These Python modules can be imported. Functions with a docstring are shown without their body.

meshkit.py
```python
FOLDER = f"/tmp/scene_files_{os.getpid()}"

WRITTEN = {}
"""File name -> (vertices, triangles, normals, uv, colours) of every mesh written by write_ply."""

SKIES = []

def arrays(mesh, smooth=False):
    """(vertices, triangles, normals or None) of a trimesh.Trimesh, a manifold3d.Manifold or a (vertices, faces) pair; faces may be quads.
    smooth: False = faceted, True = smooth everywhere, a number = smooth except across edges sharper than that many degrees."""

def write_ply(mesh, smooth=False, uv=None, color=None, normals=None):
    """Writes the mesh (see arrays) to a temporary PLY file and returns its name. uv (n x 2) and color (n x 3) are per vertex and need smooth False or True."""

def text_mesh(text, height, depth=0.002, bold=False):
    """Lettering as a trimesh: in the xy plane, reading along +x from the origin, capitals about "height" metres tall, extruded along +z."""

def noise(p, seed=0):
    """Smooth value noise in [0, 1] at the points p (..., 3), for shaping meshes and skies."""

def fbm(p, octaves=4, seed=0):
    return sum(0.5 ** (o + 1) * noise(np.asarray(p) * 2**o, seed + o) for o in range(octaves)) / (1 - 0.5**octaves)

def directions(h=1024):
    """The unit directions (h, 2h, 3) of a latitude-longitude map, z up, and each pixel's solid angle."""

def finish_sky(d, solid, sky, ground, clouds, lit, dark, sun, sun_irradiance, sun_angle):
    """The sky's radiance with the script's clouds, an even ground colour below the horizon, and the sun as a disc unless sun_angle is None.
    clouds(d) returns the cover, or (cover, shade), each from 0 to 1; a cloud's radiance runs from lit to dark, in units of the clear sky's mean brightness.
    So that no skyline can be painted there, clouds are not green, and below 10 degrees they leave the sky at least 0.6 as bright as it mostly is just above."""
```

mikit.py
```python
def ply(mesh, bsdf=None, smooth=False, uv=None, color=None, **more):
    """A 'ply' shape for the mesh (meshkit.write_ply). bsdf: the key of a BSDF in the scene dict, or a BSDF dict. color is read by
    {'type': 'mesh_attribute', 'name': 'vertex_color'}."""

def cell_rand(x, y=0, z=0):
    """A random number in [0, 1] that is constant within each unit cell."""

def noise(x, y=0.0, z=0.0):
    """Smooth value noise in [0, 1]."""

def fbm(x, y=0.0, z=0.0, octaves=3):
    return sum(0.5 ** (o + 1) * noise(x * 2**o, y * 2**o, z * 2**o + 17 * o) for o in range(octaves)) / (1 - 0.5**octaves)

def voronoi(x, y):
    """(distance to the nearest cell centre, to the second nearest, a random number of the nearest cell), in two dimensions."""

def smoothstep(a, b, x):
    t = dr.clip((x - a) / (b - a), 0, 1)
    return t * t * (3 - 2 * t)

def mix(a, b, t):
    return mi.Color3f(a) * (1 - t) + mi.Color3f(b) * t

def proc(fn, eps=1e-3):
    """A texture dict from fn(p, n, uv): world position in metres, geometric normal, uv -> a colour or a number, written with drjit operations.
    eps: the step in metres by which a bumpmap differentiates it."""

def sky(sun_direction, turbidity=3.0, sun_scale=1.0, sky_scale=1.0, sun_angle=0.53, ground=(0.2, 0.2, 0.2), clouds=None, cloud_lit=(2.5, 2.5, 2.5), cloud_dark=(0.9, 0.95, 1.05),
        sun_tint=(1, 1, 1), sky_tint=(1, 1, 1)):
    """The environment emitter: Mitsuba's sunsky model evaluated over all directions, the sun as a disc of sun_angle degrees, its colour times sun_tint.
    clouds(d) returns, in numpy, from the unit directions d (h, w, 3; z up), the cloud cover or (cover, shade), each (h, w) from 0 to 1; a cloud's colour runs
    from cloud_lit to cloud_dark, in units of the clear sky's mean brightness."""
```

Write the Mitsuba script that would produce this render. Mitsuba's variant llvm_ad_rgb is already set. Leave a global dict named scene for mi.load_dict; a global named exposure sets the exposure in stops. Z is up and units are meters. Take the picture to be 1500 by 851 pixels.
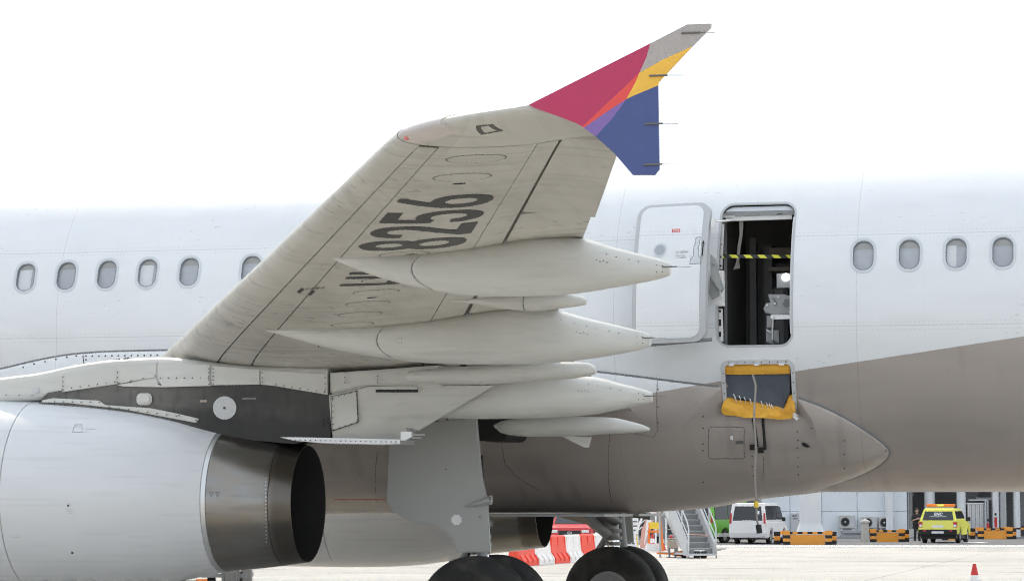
import math
import numpy as np
import trimesh
import shapely
from shapely.geometry import Polygon, LineString, Point
import manifold3d as m3
import drjit as dr
import mitsuba as mi
import mikit
import meshkit
from mikit import fbm, noise, smoothstep, mix, cell_rand

# ------------------------------------------------------------------ camera, sky, exposure
TH, PITCH, FL = math.radians(13.5), math.radians(4.41), 4100.0
CAM = np.array([7.74, -34.76, 1.82])
FWD = np.array([-math.sin(TH) * math.cos(PITCH), math.cos(TH) * math.cos(PITCH), math.sin(PITCH)])
RGT = np.array([math.cos(TH), math.sin(TH), 0.0])
UPV = np.cross(RGT, FWD)
T = mi.ScalarTransform4f
scene, labels = {}, {}
scene['camera'] = {'type': 'perspective', 'fov': math.degrees(2 * math.atan(750 / FL)), 'fov_axis': 'x', 'near_clip': 0.5, 'far_clip': 3000.0,
                   'to_world': T().look_at(origin=CAM.tolist(), target=(CAM + FWD).tolist(), up=[0, 0, 1])}
SUN = (-0.45, 0.74, 0.88)
scene['sky'] = mikit.sky(SUN, turbidity=4, sun_scale=0.62, sun_angle=1.5, sun_tint=(0.95, 1.0, 1.04), ground=(0.3, 0.29, 0.27), clouds=lambda d: 0.8, cloud_lit=(3.1, 3.3, 3.5), cloud_dark=(1.6, 1.65, 1.7))
exposure = 1.92

# ------------------------------------------------------------------ helpers: survey of the site from the photo (used to measure, everything is real geometry)
def ray(u, v):
    d = FWD * FL + RGT * (u - 750) - UPV * (v - 425.5)
    return d / np.linalg.norm(d)

def U(u, v, Y):
    d = ray(u, v)
    return CAM + d * (Y - CAM[1]) / d[1]

def XZ(pts, Y):
    return [(lambda p: (p[0], p[2]))(U(u, v, Y)) for u, v in pts]

def G(u, v, z=0.0):
    d = ray(u, v)
    return CAM + d * (z - CAM[2]) / d[2]

ZC, RY, RZ = 4.07, 1.975, 2.07
def fus(u, v, o=0.0):
    d = ray(u, v); a, b = RY + o, RZ + o
    A = (d[1] / a) ** 2 + (d[2] / b) ** 2
    B = 2 * (CAM[1] * d[1] / a ** 2 + (CAM[2] - ZC) * d[2] / b ** 2)
    C = (CAM[1] / a) ** 2 + ((CAM[2] - ZC) / b) ** 2 - 1
    return CAM + d * (-B - math.sqrt(max(B * B - 4 * A * C, 0))) / (2 * A)

def fxz(pts):
    return [(lambda p: (p[0], p[2]))(fus(u, v)) for u, v in pts]

def ysurf(z, o=0.0):
    return -(RY + o) * np.sqrt(np.clip(1 - ((np.asarray(z) - ZC) / (RZ + o)) ** 2, 0, 1))

# ------------------------------------------------------------------ helpers: scene writing
def numbered(key):
    if key not in scene and key not in labels and key not in THINGS:
        return key
    i = 1
    while f'{key}_{i:03d}' in scene or f'{key}_{i:03d}' in labels or f'{key}_{i:03d}' in THINGS:
        i += 1
    return f'{key}_{i:03d}'
THINGS = set()

def thing(name, label, category, group=None):
    key = numbered(name); THINGS.add(key)
    labels[key] = {'label': label, 'category': category}
    if group: labels[key]['group'] = group
    return key

def part_key(name, parent):
    key = numbered(f'{parent}__{name}'); THINGS.add(key)
    return key

def add(name, mesh, mat, parent=None, smooth=False, label=None, kind=None, at=None, normals=None, cat=None):
    key = numbered(f'{parent}__{name}' if parent else name)
    THINGS.discard(key)
    if normals is not None:
        path = meshkit.write_ply(mesh, True, normals=normals)
        sh = {'type': 'ply', 'filename': path, 'face_normals': False, 'bsdf': {'type': 'ref', 'id': mat}}
    else:
        sh = mikit.ply(mesh, mat, smooth=smooth)
    if at is not None: sh['to_world'] = T(at.tolist())
    scene[key] = sh
    if label or kind or cat:
        labels[key] = {}
        if label: labels[key]['label'] = label
        if kind: labels[key]['kind'] = kind
        if cat: labels[key]['category'] = cat
    return key

def fill(key, mesh, mat, smooth=False, at=None):
    """the mesh of a part whose key was made first"""
    sh = mikit.ply(mesh, mat, smooth=smooth)
    if at is not None: sh['to_world'] = T(at.tolist())
    scene[key] = sh
    return key

def cat(*ms):
    ms = [m for m in ms if m is not None]
    out = []
    for m in ms:
        if isinstance(m, (list, tuple)) and not (len(m) == 2 and isinstance(m[0], np.ndarray)): out += [tm(x) for x in m]
        else: out.append(tm(m))
    return trimesh.util.concatenate(out)

def tm(m):
    if isinstance(m, trimesh.Trimesh): return m
    if hasattr(m, 'to_mesh'):
        q = m.to_mesh(); return trimesh.Trimesh(q.vert_properties[:, :3], q.tri_verts, process=False)
    return trimesh.Trimesh(m[0], m[1], process=False)

def box(x0, x1, y0, y1, z0, z1, bev=0.0):
    if bev <= 0:
        b = trimesh.creation.box(extents=[x1 - x0, y1 - y0, z1 - z0]); b.apply_translation([(x0 + x1) / 2, (y0 + y1) / 2, (z0 + z1) / 2]); return b
    pts = []
    for x, sx in ((x0, 1), (x1, -1)):
        for y, sy in ((y0, 1), (y1, -1)):
            for z, sz in ((z0, 1), (z1, -1)):
                pts += [(x + sx * bev, y + sy * bev, z), (x + sx * bev, y, z + sz * bev), (x, y + sy * bev, z + sz * bev)]
    return tm(m3.Manifold.hull_points(np.array(pts)))

def cs(poly):
    rings = []
    for g in getattr(poly, 'geoms', [poly]):
        rings.append(np.array(g.exterior.coords)[:-1]); rings += [np.array(i.coords)[:-1] for i in g.interiors]
    return m3.CrossSection(rings, m3.FillRule.EvenOdd)

def plate(poly, h0, h1, fn, refine=0.0):
    """a polygon in (a, b), extruded from h0 to h1, mapped by fn(a, b, h) -> xyz"""
    if not hasattr(poly, 'exterior') and not hasattr(poly, 'geoms'): poly = Polygon(poly)
    poly = poly.buffer(0)
    m = m3.Manifold.extrude(cs(poly), h1 - h0)
    if refine: m = m.refine_to_length(refine)
    q = m.to_mesh(); v = np.array(q.vert_properties[:, :3], float); f = np.array(q.tri_verts)
    w = np.stack(fn(v[:, 0], v[:, 1], v[:, 2] + h0), -1)
    out = trimesh.Trimesh(w, f, process=False)
    if out.volume < 0: out.faces = out.faces[:, ::-1]
    return out

def prism(pts, y0, y1, bev=0.0):
    """polygon in (x, z) from y0 to y1"""
    y0, y1 = min(y0, y1), max(y0, y1); p = pts if hasattr(pts, "buffer") else Polygon(pts)
    f = lambda a, b, h: (a, h, b)
    if bev <= 0: return plate(p, y0, y1, f)
    ins = p.buffer(-bev)
    if ins.is_empty: return plate(p, y0, y1, f)
    return cat(plate(p, y0 + bev, y1 - bev, f), plate(ins, y0, y1, f))

def on_fus(poly, h0, h1, refine=0.12):
    """a plate on the fuselage skin: polygon in (x, z), from h0 to h1 metres proud"""
    def fn(x, z, h):
        y = ysurf(z); n = np.stack([y / RY ** 2, (z - ZC) / RZ ** 2], -1); n /= np.linalg.norm(n, axis=1, keepdims=True)
        return x, y + n[:, 0] * h, z + n[:, 1] * h
    return plate(poly, h0, h1, fn, refine)

def rrect(x0, x1, z0, z1, r):
    return shapely.box(x0 + r, z0 + r, x1 - r, z1 - r).buffer(r, quad_segs=8)

def tube(points, r, sides=8, caps=True):
    p = np.asarray(points, float); n = len(p); r = np.broadcast_to(np.asarray(r, float), (n,))
    t = np.gradient(p, axis=0); t /= np.linalg.norm(t, axis=1, keepdims=True) + 1e-12
    ref = np.array([0, 0, 1.0]) if abs(t.mean(0)[2]) < 0.8 * np.linalg.norm(t.mean(0)) + 1e-9 else np.array([1.0, 0, 0])
    a = np.cross(t, ref); a /= np.linalg.norm(a, axis=1, keepdims=True) + 1e-12
    b = np.cross(t, a); ang = np.arange(sides) * 2 * np.pi / sides
    v = (p[:, None] + r[:, None, None] * (np.cos(ang)[None, :, None] * a[:, None] + np.sin(ang)[None, :, None] * b[:, None])).reshape(-1, 3)
    f = []
    for i in range(n - 1):
        for j in range(sides):
            k = (j + 1) % sides
            f += [[i * sides + j, i * sides + k, (i + 1) * sides + k], [i * sides + j, (i + 1) * sides + k, (i + 1) * sides + j]]
    if caps:
        v = np.vstack([v, p[0], p[-1]]); c0, c1 = n * sides, n * sides + 1
        for j in range(sides):
            k = (j + 1) % sides
            f += [[c0, k, j], [c1, (n - 1) * sides + j, (n - 1) * sides + k]]
    out = trimesh.Trimesh(v, np.array(f), process=False)
    if caps and out.volume < 0: out.faces = out.faces[:, ::-1]
    return out

def bar(p0, p1, r, sides=8):
    return tube([p0, p1], r, sides)

def lathe_x(prof, sides=96, y=0.0, z=0.0, slope=0.0, x_ref=0.0):
    """revolve (x, r) about the x axis through (y, z + slope (x - x_ref))"""
    prof = np.asarray(prof, float); ang = np.arange(sides) * 2 * np.pi / sides
    x, r = prof[:, :1], prof[:, 1:]
    v = np.stack([np.broadcast_to(x, (len(prof), sides)), y + r * np.sin(ang), z + slope * (x - x_ref) + r * np.cos(ang)], -1).reshape(-1, 3)
    i, j = np.meshgrid(np.arange(len(prof) - 1), np.arange(sides), indexing='ij'); k = (j + 1) % sides
    f = np.stack([i * sides + j, i * sides + k, (i + 1) * sides + k, (i + 1) * sides + j], -1).reshape(-1, 4)
    return trimesh.Trimesh(v, np.vstack([f[:, [0, 2, 1]], f[:, [0, 3, 2]]]), process=False)

def lathe_y(prof, x, z, sides=48, y=0.0):
    """revolve (y, r) about a horizontal axle along y"""
    m = lathe_x(prof, sides)
    v = m.vertices.copy()
    return trimesh.Trimesh(np.stack([x + v[:, 1], y + v[:, 0], z + v[:, 2]], -1), m.faces[:, ::-1], process=False)

def loft(rings, cap=True):
    """closed rings (n, m, 3)"""
    R = np.asarray(rings, float); n, m = R.shape[:2]
    v = R.reshape(-1, 3); i, j = np.meshgrid(np.arange(n - 1), np.arange(m), indexing='ij'); k = (j + 1) % m
    f = np.stack([i * m + j, i * m + k, (i + 1) * m + k, (i + 1) * m + j], -1).reshape(-1, 4)
    f = np.vstack([f[:, [0, 1, 2]], f[:, [0, 2, 3]]])
    if cap:
        v = np.vstack([v, R[0].mean(0), R[-1].mean(0)]); q = np.arange(m)
        f = np.vstack([f, np.stack([(q + 1) % m, q, q * 0 + n * m], 1), np.stack([q + (n - 1) * m, (q + 1) % m + (n - 1) * m, q * 0 + n * m + 1], 1)])
    out = trimesh.Trimesh(v, f, process=False)
    if out.volume < 0: out.faces = out.faces[:, ::-1]
    return out

def sring(x, yc, w, z0, z1, n=2.6, m=28, bend=0.0, top_flat=None):
    a = np.arange(m) * 2 * np.pi / m; c, s = np.cos(a), np.sin(a)
    y = yc + w * np.sign(c) * np.abs(c) ** (2 / n); z = (z0 + z1) / 2 + (z1 - z0) / 2 * np.sign(s) * np.abs(s) ** (2 / n)
    return np.stack([x + bend * (1 - s * s) + 0 * y, y, z], -1)

def mirror_y(m):
    m = tm(m); v = m.vertices * [1, -1, 1]
    return trimesh.Trimesh(v, m.faces[:, ::-1], process=False)

# ------------------------------------------------------------------ materials
def principled(color, rough=0.5, metallic=0.0, spec=0.5, **more):
    c = color if isinstance(color, dict) else {'type': 'rgb', 'value': list(color)}
    r = rough if isinstance(rough, dict) else float(rough)
    return {'type': 'principled', 'base_color': c, 'roughness': r, 'metallic': float(metallic), 'specular': float(spec), **more}

def mat(key, color, rough=0.5, metallic=0.0, bump=None, bump_scale=1.0, **more):
    b = principled(color, rough, metallic, **more)
    if bump is not None: b = {'type': 'bumpmap', 'arbitrary': bump, 'scale': bump_scale, 'bsdf': b}
    scene[key] = {'type': 'twosided', 'bsdf': b}
    return key

def C3(*c): return mi.Color3f(*c)

BX = [(-30, 2.1), (-4, 2.5), (0.91, 3.06), (2.34, 3.30), (3.28, 3.41), (4.37, 3.56), (5.95, 3.78), (9, 4.3), (24, 8.2)]
def paint_line(x):
    z = mi.Float(BX[0][1])
    for (x0, z0), (x1, z1) in zip(BX[:-1], BX[1:]):
        z = dr.select(x > x0, z0 + (x - x0) * (z1 - z0) / (x1 - x0), z)
    return z

def near_line(v, at, w): return 1 - smoothstep(0, w, dr.abs(v - at))

def livery(p, n, uv):
    grime = fbm(p.x * 1.3, p.y * 2, p.z * 4, 3)
    c = mix((0.67, 0.69, 0.71), (0.62, 0.635, 0.65), smoothstep(0.45, 0.75, grime) * 0.4)
    # lap joints and frame joints with their rivet rows
    seam = mi.Float(0)
    for z in (3.93, 5.02): seam = dr.maximum(seam, near_line(p.z, z, 0.007))
    for x in (-6.02, -2.3, 1.12, 4.02): seam = dr.maximum(seam, near_line(p.x, x, 0.006))
    dots = mi.Float(0)
    for z in (3.88, 3.97, 4.98, 5.06): dots = dr.maximum(dots, near_line(p.z, z, 0.009) * dr.select(dr.abs(p.x / 0.055 - dr.floor(p.x / 0.055) - 0.5) < 0.2, 1.0, 0.0))
    fr = dr.floor(p.x / 0.533); dots = dr.maximum(dots, near_line(p.x - fr * 0.533, 0.02, 0.009) * dr.select(dr.abs(p.z / 0.07 - dr.floor(p.z / 0.07) - 0.5) < 0.16, 0.5, 0.0))
    scuff = smoothstep(0.84, 0.92, noise(p.x * 16, p.y * 3, p.z * 34)) * smoothstep(0.6, 0.8, noise(p.x * 1.7, 3.1, p.z * 2.3)) * 0.18
    c = c * (1 - 0.25 * seam) * (1 - 0.16 * dots) * (1 - scuff)
    t = mix((0.345, 0.306, 0.28), (0.30, 0.268, 0.245), smoothstep(0.35, 0.8, fbm(p.x * 0.8, p.y * 2, p.z * 3 + 5, 3)))
    fl = smoothstep(0.58, 0.85, noise(p.x * 9, p.y * 2, p.z * 0.9 + 3)) * smoothstep(0.45, 0.75, noise(p.x * 0.9, 1.0, p.z * 1.1))
    t = t * (1 - 0.13 * fl) * (1 + 0.06 * (cell_rand(dr.floor(p.x / 1.07), dr.floor(p.z / 0.55), 7) - 0.5))
    t = t * (1 - 0.25 * seam) * (1 - 0.14 * dots) * (1 - 0.5 * scuff)
    return mix(c, t, smoothstep(-0.006, 0.006, paint_line(p.x) - p.z))

def wing_paint(p, n, uv):
    a = fbm(p.x * 2.2, p.y * 0.8, 1.0, 4); b = noise(p.x * 14, p.y * 2.2, 4.0); s = fbm(p.x * 1.2 + 0.6 * p.y, p.y * 9, 2.0, 2)
    c = mix((0.475, 0.462, 0.424), (0.43, 0.417, 0.38), smoothstep(0.3, 0.75, a))
    w_ = dr.abs(p.y); q1 = dr.floor(w_ / 1.15); q2 = dr.floor((p.x - 0.52 * w_) / 0.62)
    c = c * (1.03 - 0.075 * cell_rand(q1, q2, 3))
    run = smoothstep(0.55, 0.85, fbm(p.x * 0.7, p.y * 17, 5.0, 2)) * smoothstep(0.45, 0.7, noise(p.x * 1.1, p.y * 0.9, 8.0))
    c = mix(c, (0.22, 0.205, 0.175), 0.28 * run)
    c = c * (1 - 0.06 * smoothstep(0.55, 0.8, s)) * (1 - 0.05 * smoothstep(0.6, 0.9, b))
    return c * (1 - 0.22 * smoothstep(0.80, 0.90, noise(p.x * 13, p.y * 13, 9.0)) * smoothstep(0.5, 0.7, noise(p.x * 1.5, p.y * 1.5, 2.0)))

def white_dirty(p, n, uv):
    a = fbm(p.x * 1.1, p.y * 3, p.z * 4, 3); d = noise(p.x * 5, p.y * 20, p.z * 22)
    c = mix((0.565, 0.57, 0.545), (0.515, 0.515, 0.485), smoothstep(0.3, 0.75, a))
    drip = smoothstep(0.6, 0.85, fbm(p.x * 0.6, p.y * 11, p.z * 13, 2)) * smoothstep(0.4, 0.7, noise(p.x * 1.3, p.y, p.z * 2))
    return mix(c, (0.30, 0.285, 0.25), 0.22 * drip) * (1 - 0.05 * smoothstep(0.65, 0.9, d))

def nacelle_paint(p, n, uv):
    a = fbm(p.x * 0.9, p.y * 2, p.z * 3 + 3, 3)
    c = mix((0.60, 0.62, 0.64), (0.575, 0.595, 0.615), smoothstep(0.3, 0.75, a))
    return c * (1 - 0.05 * smoothstep(0.6, 0.85, noise(p.x * 1.2, p.y * 14, p.z * 30)))

def nozzle_tint(p, n, uv):
    a = fbm(p.x * 3, p.y * 5, p.z * 5, 3)
    c = mix((0.27, 0.268, 0.262), (0.225, 0.215, 0.20), smoothstep(0.3, 0.7, a))
    streak = smoothstep(0.52, 0.78, fbm(p.x * 1.2, p.y * 16, p.z * 16, 2))
    c = c * (1 - 0.12 * streak)
    aft = smoothstep(-1.80, -1.66, p.x)
    c = mix(c, C3(0.10, 0.09, 0.08) * (0.75 + 0.5 * a), aft * 0.9)
    heat = (1 - smoothstep(0.0, 0.5, dr.abs(p.x + 2.15))) * smoothstep(0.4, 0.7, a)
    c = mix(c, (0.46, 0.37, 0.28), heat * 0.2)
    return c

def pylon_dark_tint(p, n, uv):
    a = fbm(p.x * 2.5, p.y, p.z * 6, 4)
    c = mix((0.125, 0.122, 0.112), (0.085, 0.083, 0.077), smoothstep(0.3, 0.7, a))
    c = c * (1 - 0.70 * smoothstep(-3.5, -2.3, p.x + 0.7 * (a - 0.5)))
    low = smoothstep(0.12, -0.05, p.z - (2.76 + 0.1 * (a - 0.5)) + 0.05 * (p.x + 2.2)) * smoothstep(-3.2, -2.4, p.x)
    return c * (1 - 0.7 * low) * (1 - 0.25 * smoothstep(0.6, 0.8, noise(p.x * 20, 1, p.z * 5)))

def tyre_tint(p, n, uv):
    a = fbm(p.x * 6, p.y * 6, p.z * 6, 3)
    return mix((0.017, 0.017, 0.017), (0.048, 0.046, 0.042), smoothstep(0.4, 0.8, a))

def apron_tint(p, n, uv):
    a = fbm(p.x * 0.08, p.y * 0.08, 0.0, 4); b = fbm(p.x * 1.3, p.y * 0.5, 3.0, 3)
    c = mix((0.40, 0.382, 0.35), (0.345, 0.33, 0.302), smoothstep(0.35, 0.7, a))
    c = c * (0.93 + 0.14 * b)
    jx = dr.abs(p.x / 7.5 - dr.floor(p.x / 7.5) - 0.5); jy = dr.abs(p.y / 7.5 - dr.floor(p.y / 7.5) - 0.5)
    j = dr.maximum(smoothstep(0.4955, 0.499, jx), smoothstep(0.4955, 0.499, jy))
    st = smoothstep(0.62, 0.75, fbm(p.x * 0.22 + 7, p.y * 1.1, 1.0, 3))
    return c * (1 - 0.4 * j) * (1 - 0.24 * st)

def asphalt_tint(p, n, uv):
    return C3(0.115, 0.115, 0.12) * (0.8 + 0.4 * fbm(p.x * 0.6, p.y * 0.3, 0.0, 3))

def fabric_bump(p, n, uv):
    return 0.012 * fbm(p.x * 9, p.y * 9, p.z * 9, 3) + 0.0006 * noise(p.x * 160, p.y * 160, p.z * 160)

def yellow_cloth_tint(p, n, uv):
    a = fbm(p.x * 6, p.y * 6, p.z * 7, 3)
    return mix((0.78, 0.42, 0.055), (0.68, 0.34, 0.04), smoothstep(0.35, 0.7, a))

def stripes_tint(p, n, uv):
    q = (p.x + 0.9 * p.z) / 0.166
    return mix((0.02, 0.02, 0.02), (0.70, 0.68, 0.06), dr.select(q - dr.floor(q) < 0.5, 1.0, 0.0))

P = mikit.proc
def skin_ripple(p, n, uv):
    return 0.0011 * (dr.cos(p.x * (2 * math.pi / 0.533)) * (0.4 + noise(p.x * 0.8, p.y, p.z * 1.2)) + 1.4 * noise(p.x * 1.9, p.y * 1.5, p.z * 2.6))
mat('m_livery', P(livery), 0.28, clearcoat=1.0, clearcoat_gloss=0.95, bump=P(skin_ripple, eps=4e-3))
mat('m_wing', P(wing_paint), 0.42)
mat('m_white_dirty', P(white_dirty), 0.42)
mat('m_nacelle', P(nacelle_paint), 0.3, clearcoat=0.4, clearcoat_gloss=0.9)
mat('m_nozzle', P(nozzle_tint), 0.24, metallic=0.95)
mat('m_pylon_dark', P(pylon_dark_tint), 0.45)
mat('m_tyre', P(tyre_tint), 0.75)
mat('m_apron', P(apron_tint), 0.85)
mat('m_asphalt', P(asphalt_tint), 0.85)
mat('m_yellow_cloth', P(yellow_cloth_tint), 0.75, bump=P(fabric_bump))
mat('m_slide_cloth', (0.075, 0.09, 0.115), 0.6, bump=P(fabric_bump))
mat('m_tape', P(stripes_tint), 0.4)
mat('m_gap', (0.10, 0.098, 0.09), 0.7)
mat('m_black', (0.012, 0.012, 0.012), 0.6)
mat('m_soot', (0.02, 0.02, 0.02), 0.8)
mat('m_reveal', (0.30, 0.305, 0.30), 0.5)
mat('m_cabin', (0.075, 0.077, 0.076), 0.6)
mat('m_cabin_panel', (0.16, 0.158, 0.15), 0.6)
mat('m_alu', (0.62, 0.63, 0.64), 0.35, metallic=0.8)
mat('m_steel_dark', (0.16, 0.16, 0.155), 0.4, metallic=0.5)
mat('m_gear_grey', (0.30, 0.31, 0.31), 0.4)
mat('m_gear_door', (0.36, 0.37, 0.36), 0.38)
mat('m_chrome', (0.8, 0.8, 0.8), 0.12, metallic=1.0)
mat('m_frame', (0.55, 0.58, 0.61), 0.35)
mat('m_window_ring', (0.17, 0.19, 0.21), 0.4)
mat('m_shade', (0.345, 0.372, 0.41), 0.35)
mat('m_shade_pale', (0.60, 0.62, 0.64), 0.5)
mat('m_white', (0.74, 0.75, 0.76), 0.38)
mat('m_white_matt', (0.72, 0.72, 0.71), 0.6)
mat('m_door_edge', (0.44, 0.455, 0.47), 0.42)
mat('m_letters', (0.045, 0.045, 0.043), 0.45)
mat('m_letters_faint', (0.16, 0.155, 0.145), 0.45)
mat('m_rivet', (0.07, 0.07, 0.068), 0.5)
mat('m_red', (0.55, 0.035, 0.03), 0.4)
mat('m_orange', (0.78, 0.20, 0.03), 0.45)
mat('m_rail_orange', (0.80, 0.33, 0.04), 0.45)
mat('m_yellow', (0.78, 0.55, 0.05), 0.45)
mat('m_magenta', (0.46, 0.028, 0.10), 0.35)
mat('m_fence_red', (0.72, 0.07, 0.06), 0.35)
mat('m_fence_yellow', (0.82, 0.47, 0.055), 0.35)
mat('m_fence_violet', (0.205, 0.125, 0.375), 0.35)
mat('m_fence_blue', (0.055, 0.082, 0.235), 0.35)
mat('m_fence_grey', (0.40, 0.365, 0.345), 0.35)
mat('m_glass_dark', (0.025, 0.03, 0.035), 0.06, spec=0.7)
mat('m_glass_van', (0.022, 0.025, 0.03), 0.08, spec=0.6)
mat('m_green', (0.17, 0.50, 0.06), 0.3, clearcoat=0.6)
mat('m_van_white', (0.76, 0.76, 0.76), 0.3, clearcoat=0.6)
mat('m_car_red', (0.50, 0.03, 0.035), 0.3, clearcoat=0.6)
mat('m_lime_yellow', (0.74, 0.72, 0.11), 0.3, clearcoat=0.6)
mat('m_light_red', (0.45, 0.02, 0.02), 0.25)
mat('m_nav_red', (0.62, 0.20, 0.18), 0.25)
mat('m_rubber', (0.02, 0.02, 0.02), 0.7)
mat('m_grey', (0.33, 0.335, 0.34), 0.5)
mat('m_mid_grey', (0.19, 0.195, 0.2), 0.55)
mat('m_pale_grey', (0.5, 0.51, 0.52), 0.5)
mat('m_wall_panel', (0.70, 0.74, 0.78), 0.5)
mat('m_concrete', (0.48, 0.46, 0.43), 0.8)
mat('m_column', (0.70, 0.71, 0.72), 0.6)
mat('m_dark_inside', (0.17, 0.175, 0.18), 0.7)
mat('m_barrier_red', (0.80, 0.075, 0.04), 0.5)
mat('m_barrier_white', (0.80, 0.77, 0.74), 0.5)
mat('m_pink', (0.66, 0.36, 0.31), 0.6)
mat('m_tan', (0.33, 0.28, 0.23), 0.6)
mat('m_skin', (0.48, 0.29, 0.21), 0.6)
mat('m_cloth_black', (0.02, 0.02, 0.024), 0.8)
mat('m_hair', (0.012, 0.011, 0.01), 0.6)
mat('m_rope', (0.27, 0.255, 0.23), 0.7)
mat('m_line_white', (0.76, 0.76, 0.74), 0.7)
mat('m_pink_lens', (0.47, 0.43, 0.41), 0.12, clearcoat=1.0)
scene['m_pane'] = {'type': 'thindielectric', 'int_ior': 1.5}

# ------------------------------------------------------------------ the setting: ground
ground = trimesh.Trimesh([[-1500, -300, 0], [1500, -300, 0], [1500, 2200, 0], [-1500, 2200, 0]], [[0, 1, 2], [0, 2, 3]], process=False)
add('apron', ground, 'm_apron', kind='structure')
R2 = np.array([RGT, np.array([-RGT[1], RGT[0], 0]), [0, 0, 1.0]])      # the terminal stands square to this heading
def site(u, v, yaw=0.0, z=0.0):
    """a local frame on the ground: x to the right along the terminal front, y towards it"""
    g = G(u, v, z); M = np.eye(4); c, s = math.cos(yaw), math.sin(yaw)
    M[:3, 0] = c * R2[0] + s * R2[1]; M[:3, 1] = -s * R2[0] + c * R2[1]; M[:3, 3] = g
    return M

# ------------------------------------------------------------------ the airliner
A = thing('airliner', 'large grey and taupe passenger jet with open rear door and wing pointing at the camera', 'airplane')

# --- fuselage, with the openings cut into it
X0, X1 = -12.0, 9.0
NS = 220
ang = np.arange(NS) * 2 * np.pi / NS
ell = np.stack([RY * np.cos(ang), RZ * np.sin(ang)], 1)
hull = m3.Manifold.extrude(m3.CrossSection([ell], m3.FillRule.Positive), X1 - X0, 60).transform(np.array([[0, 0, 1, X0], [1, 0, 0, 0], [0, 1, 0, ZC]], float))
def cutter(poly, y0, y1):
    m = m3.Manifold.extrude(cs(poly), y1 - y0)
    return m.transform(np.array([[1, 0, 0, 0], [0, 0, -1, y1], [0, 1, 0, 0]], float))

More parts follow.
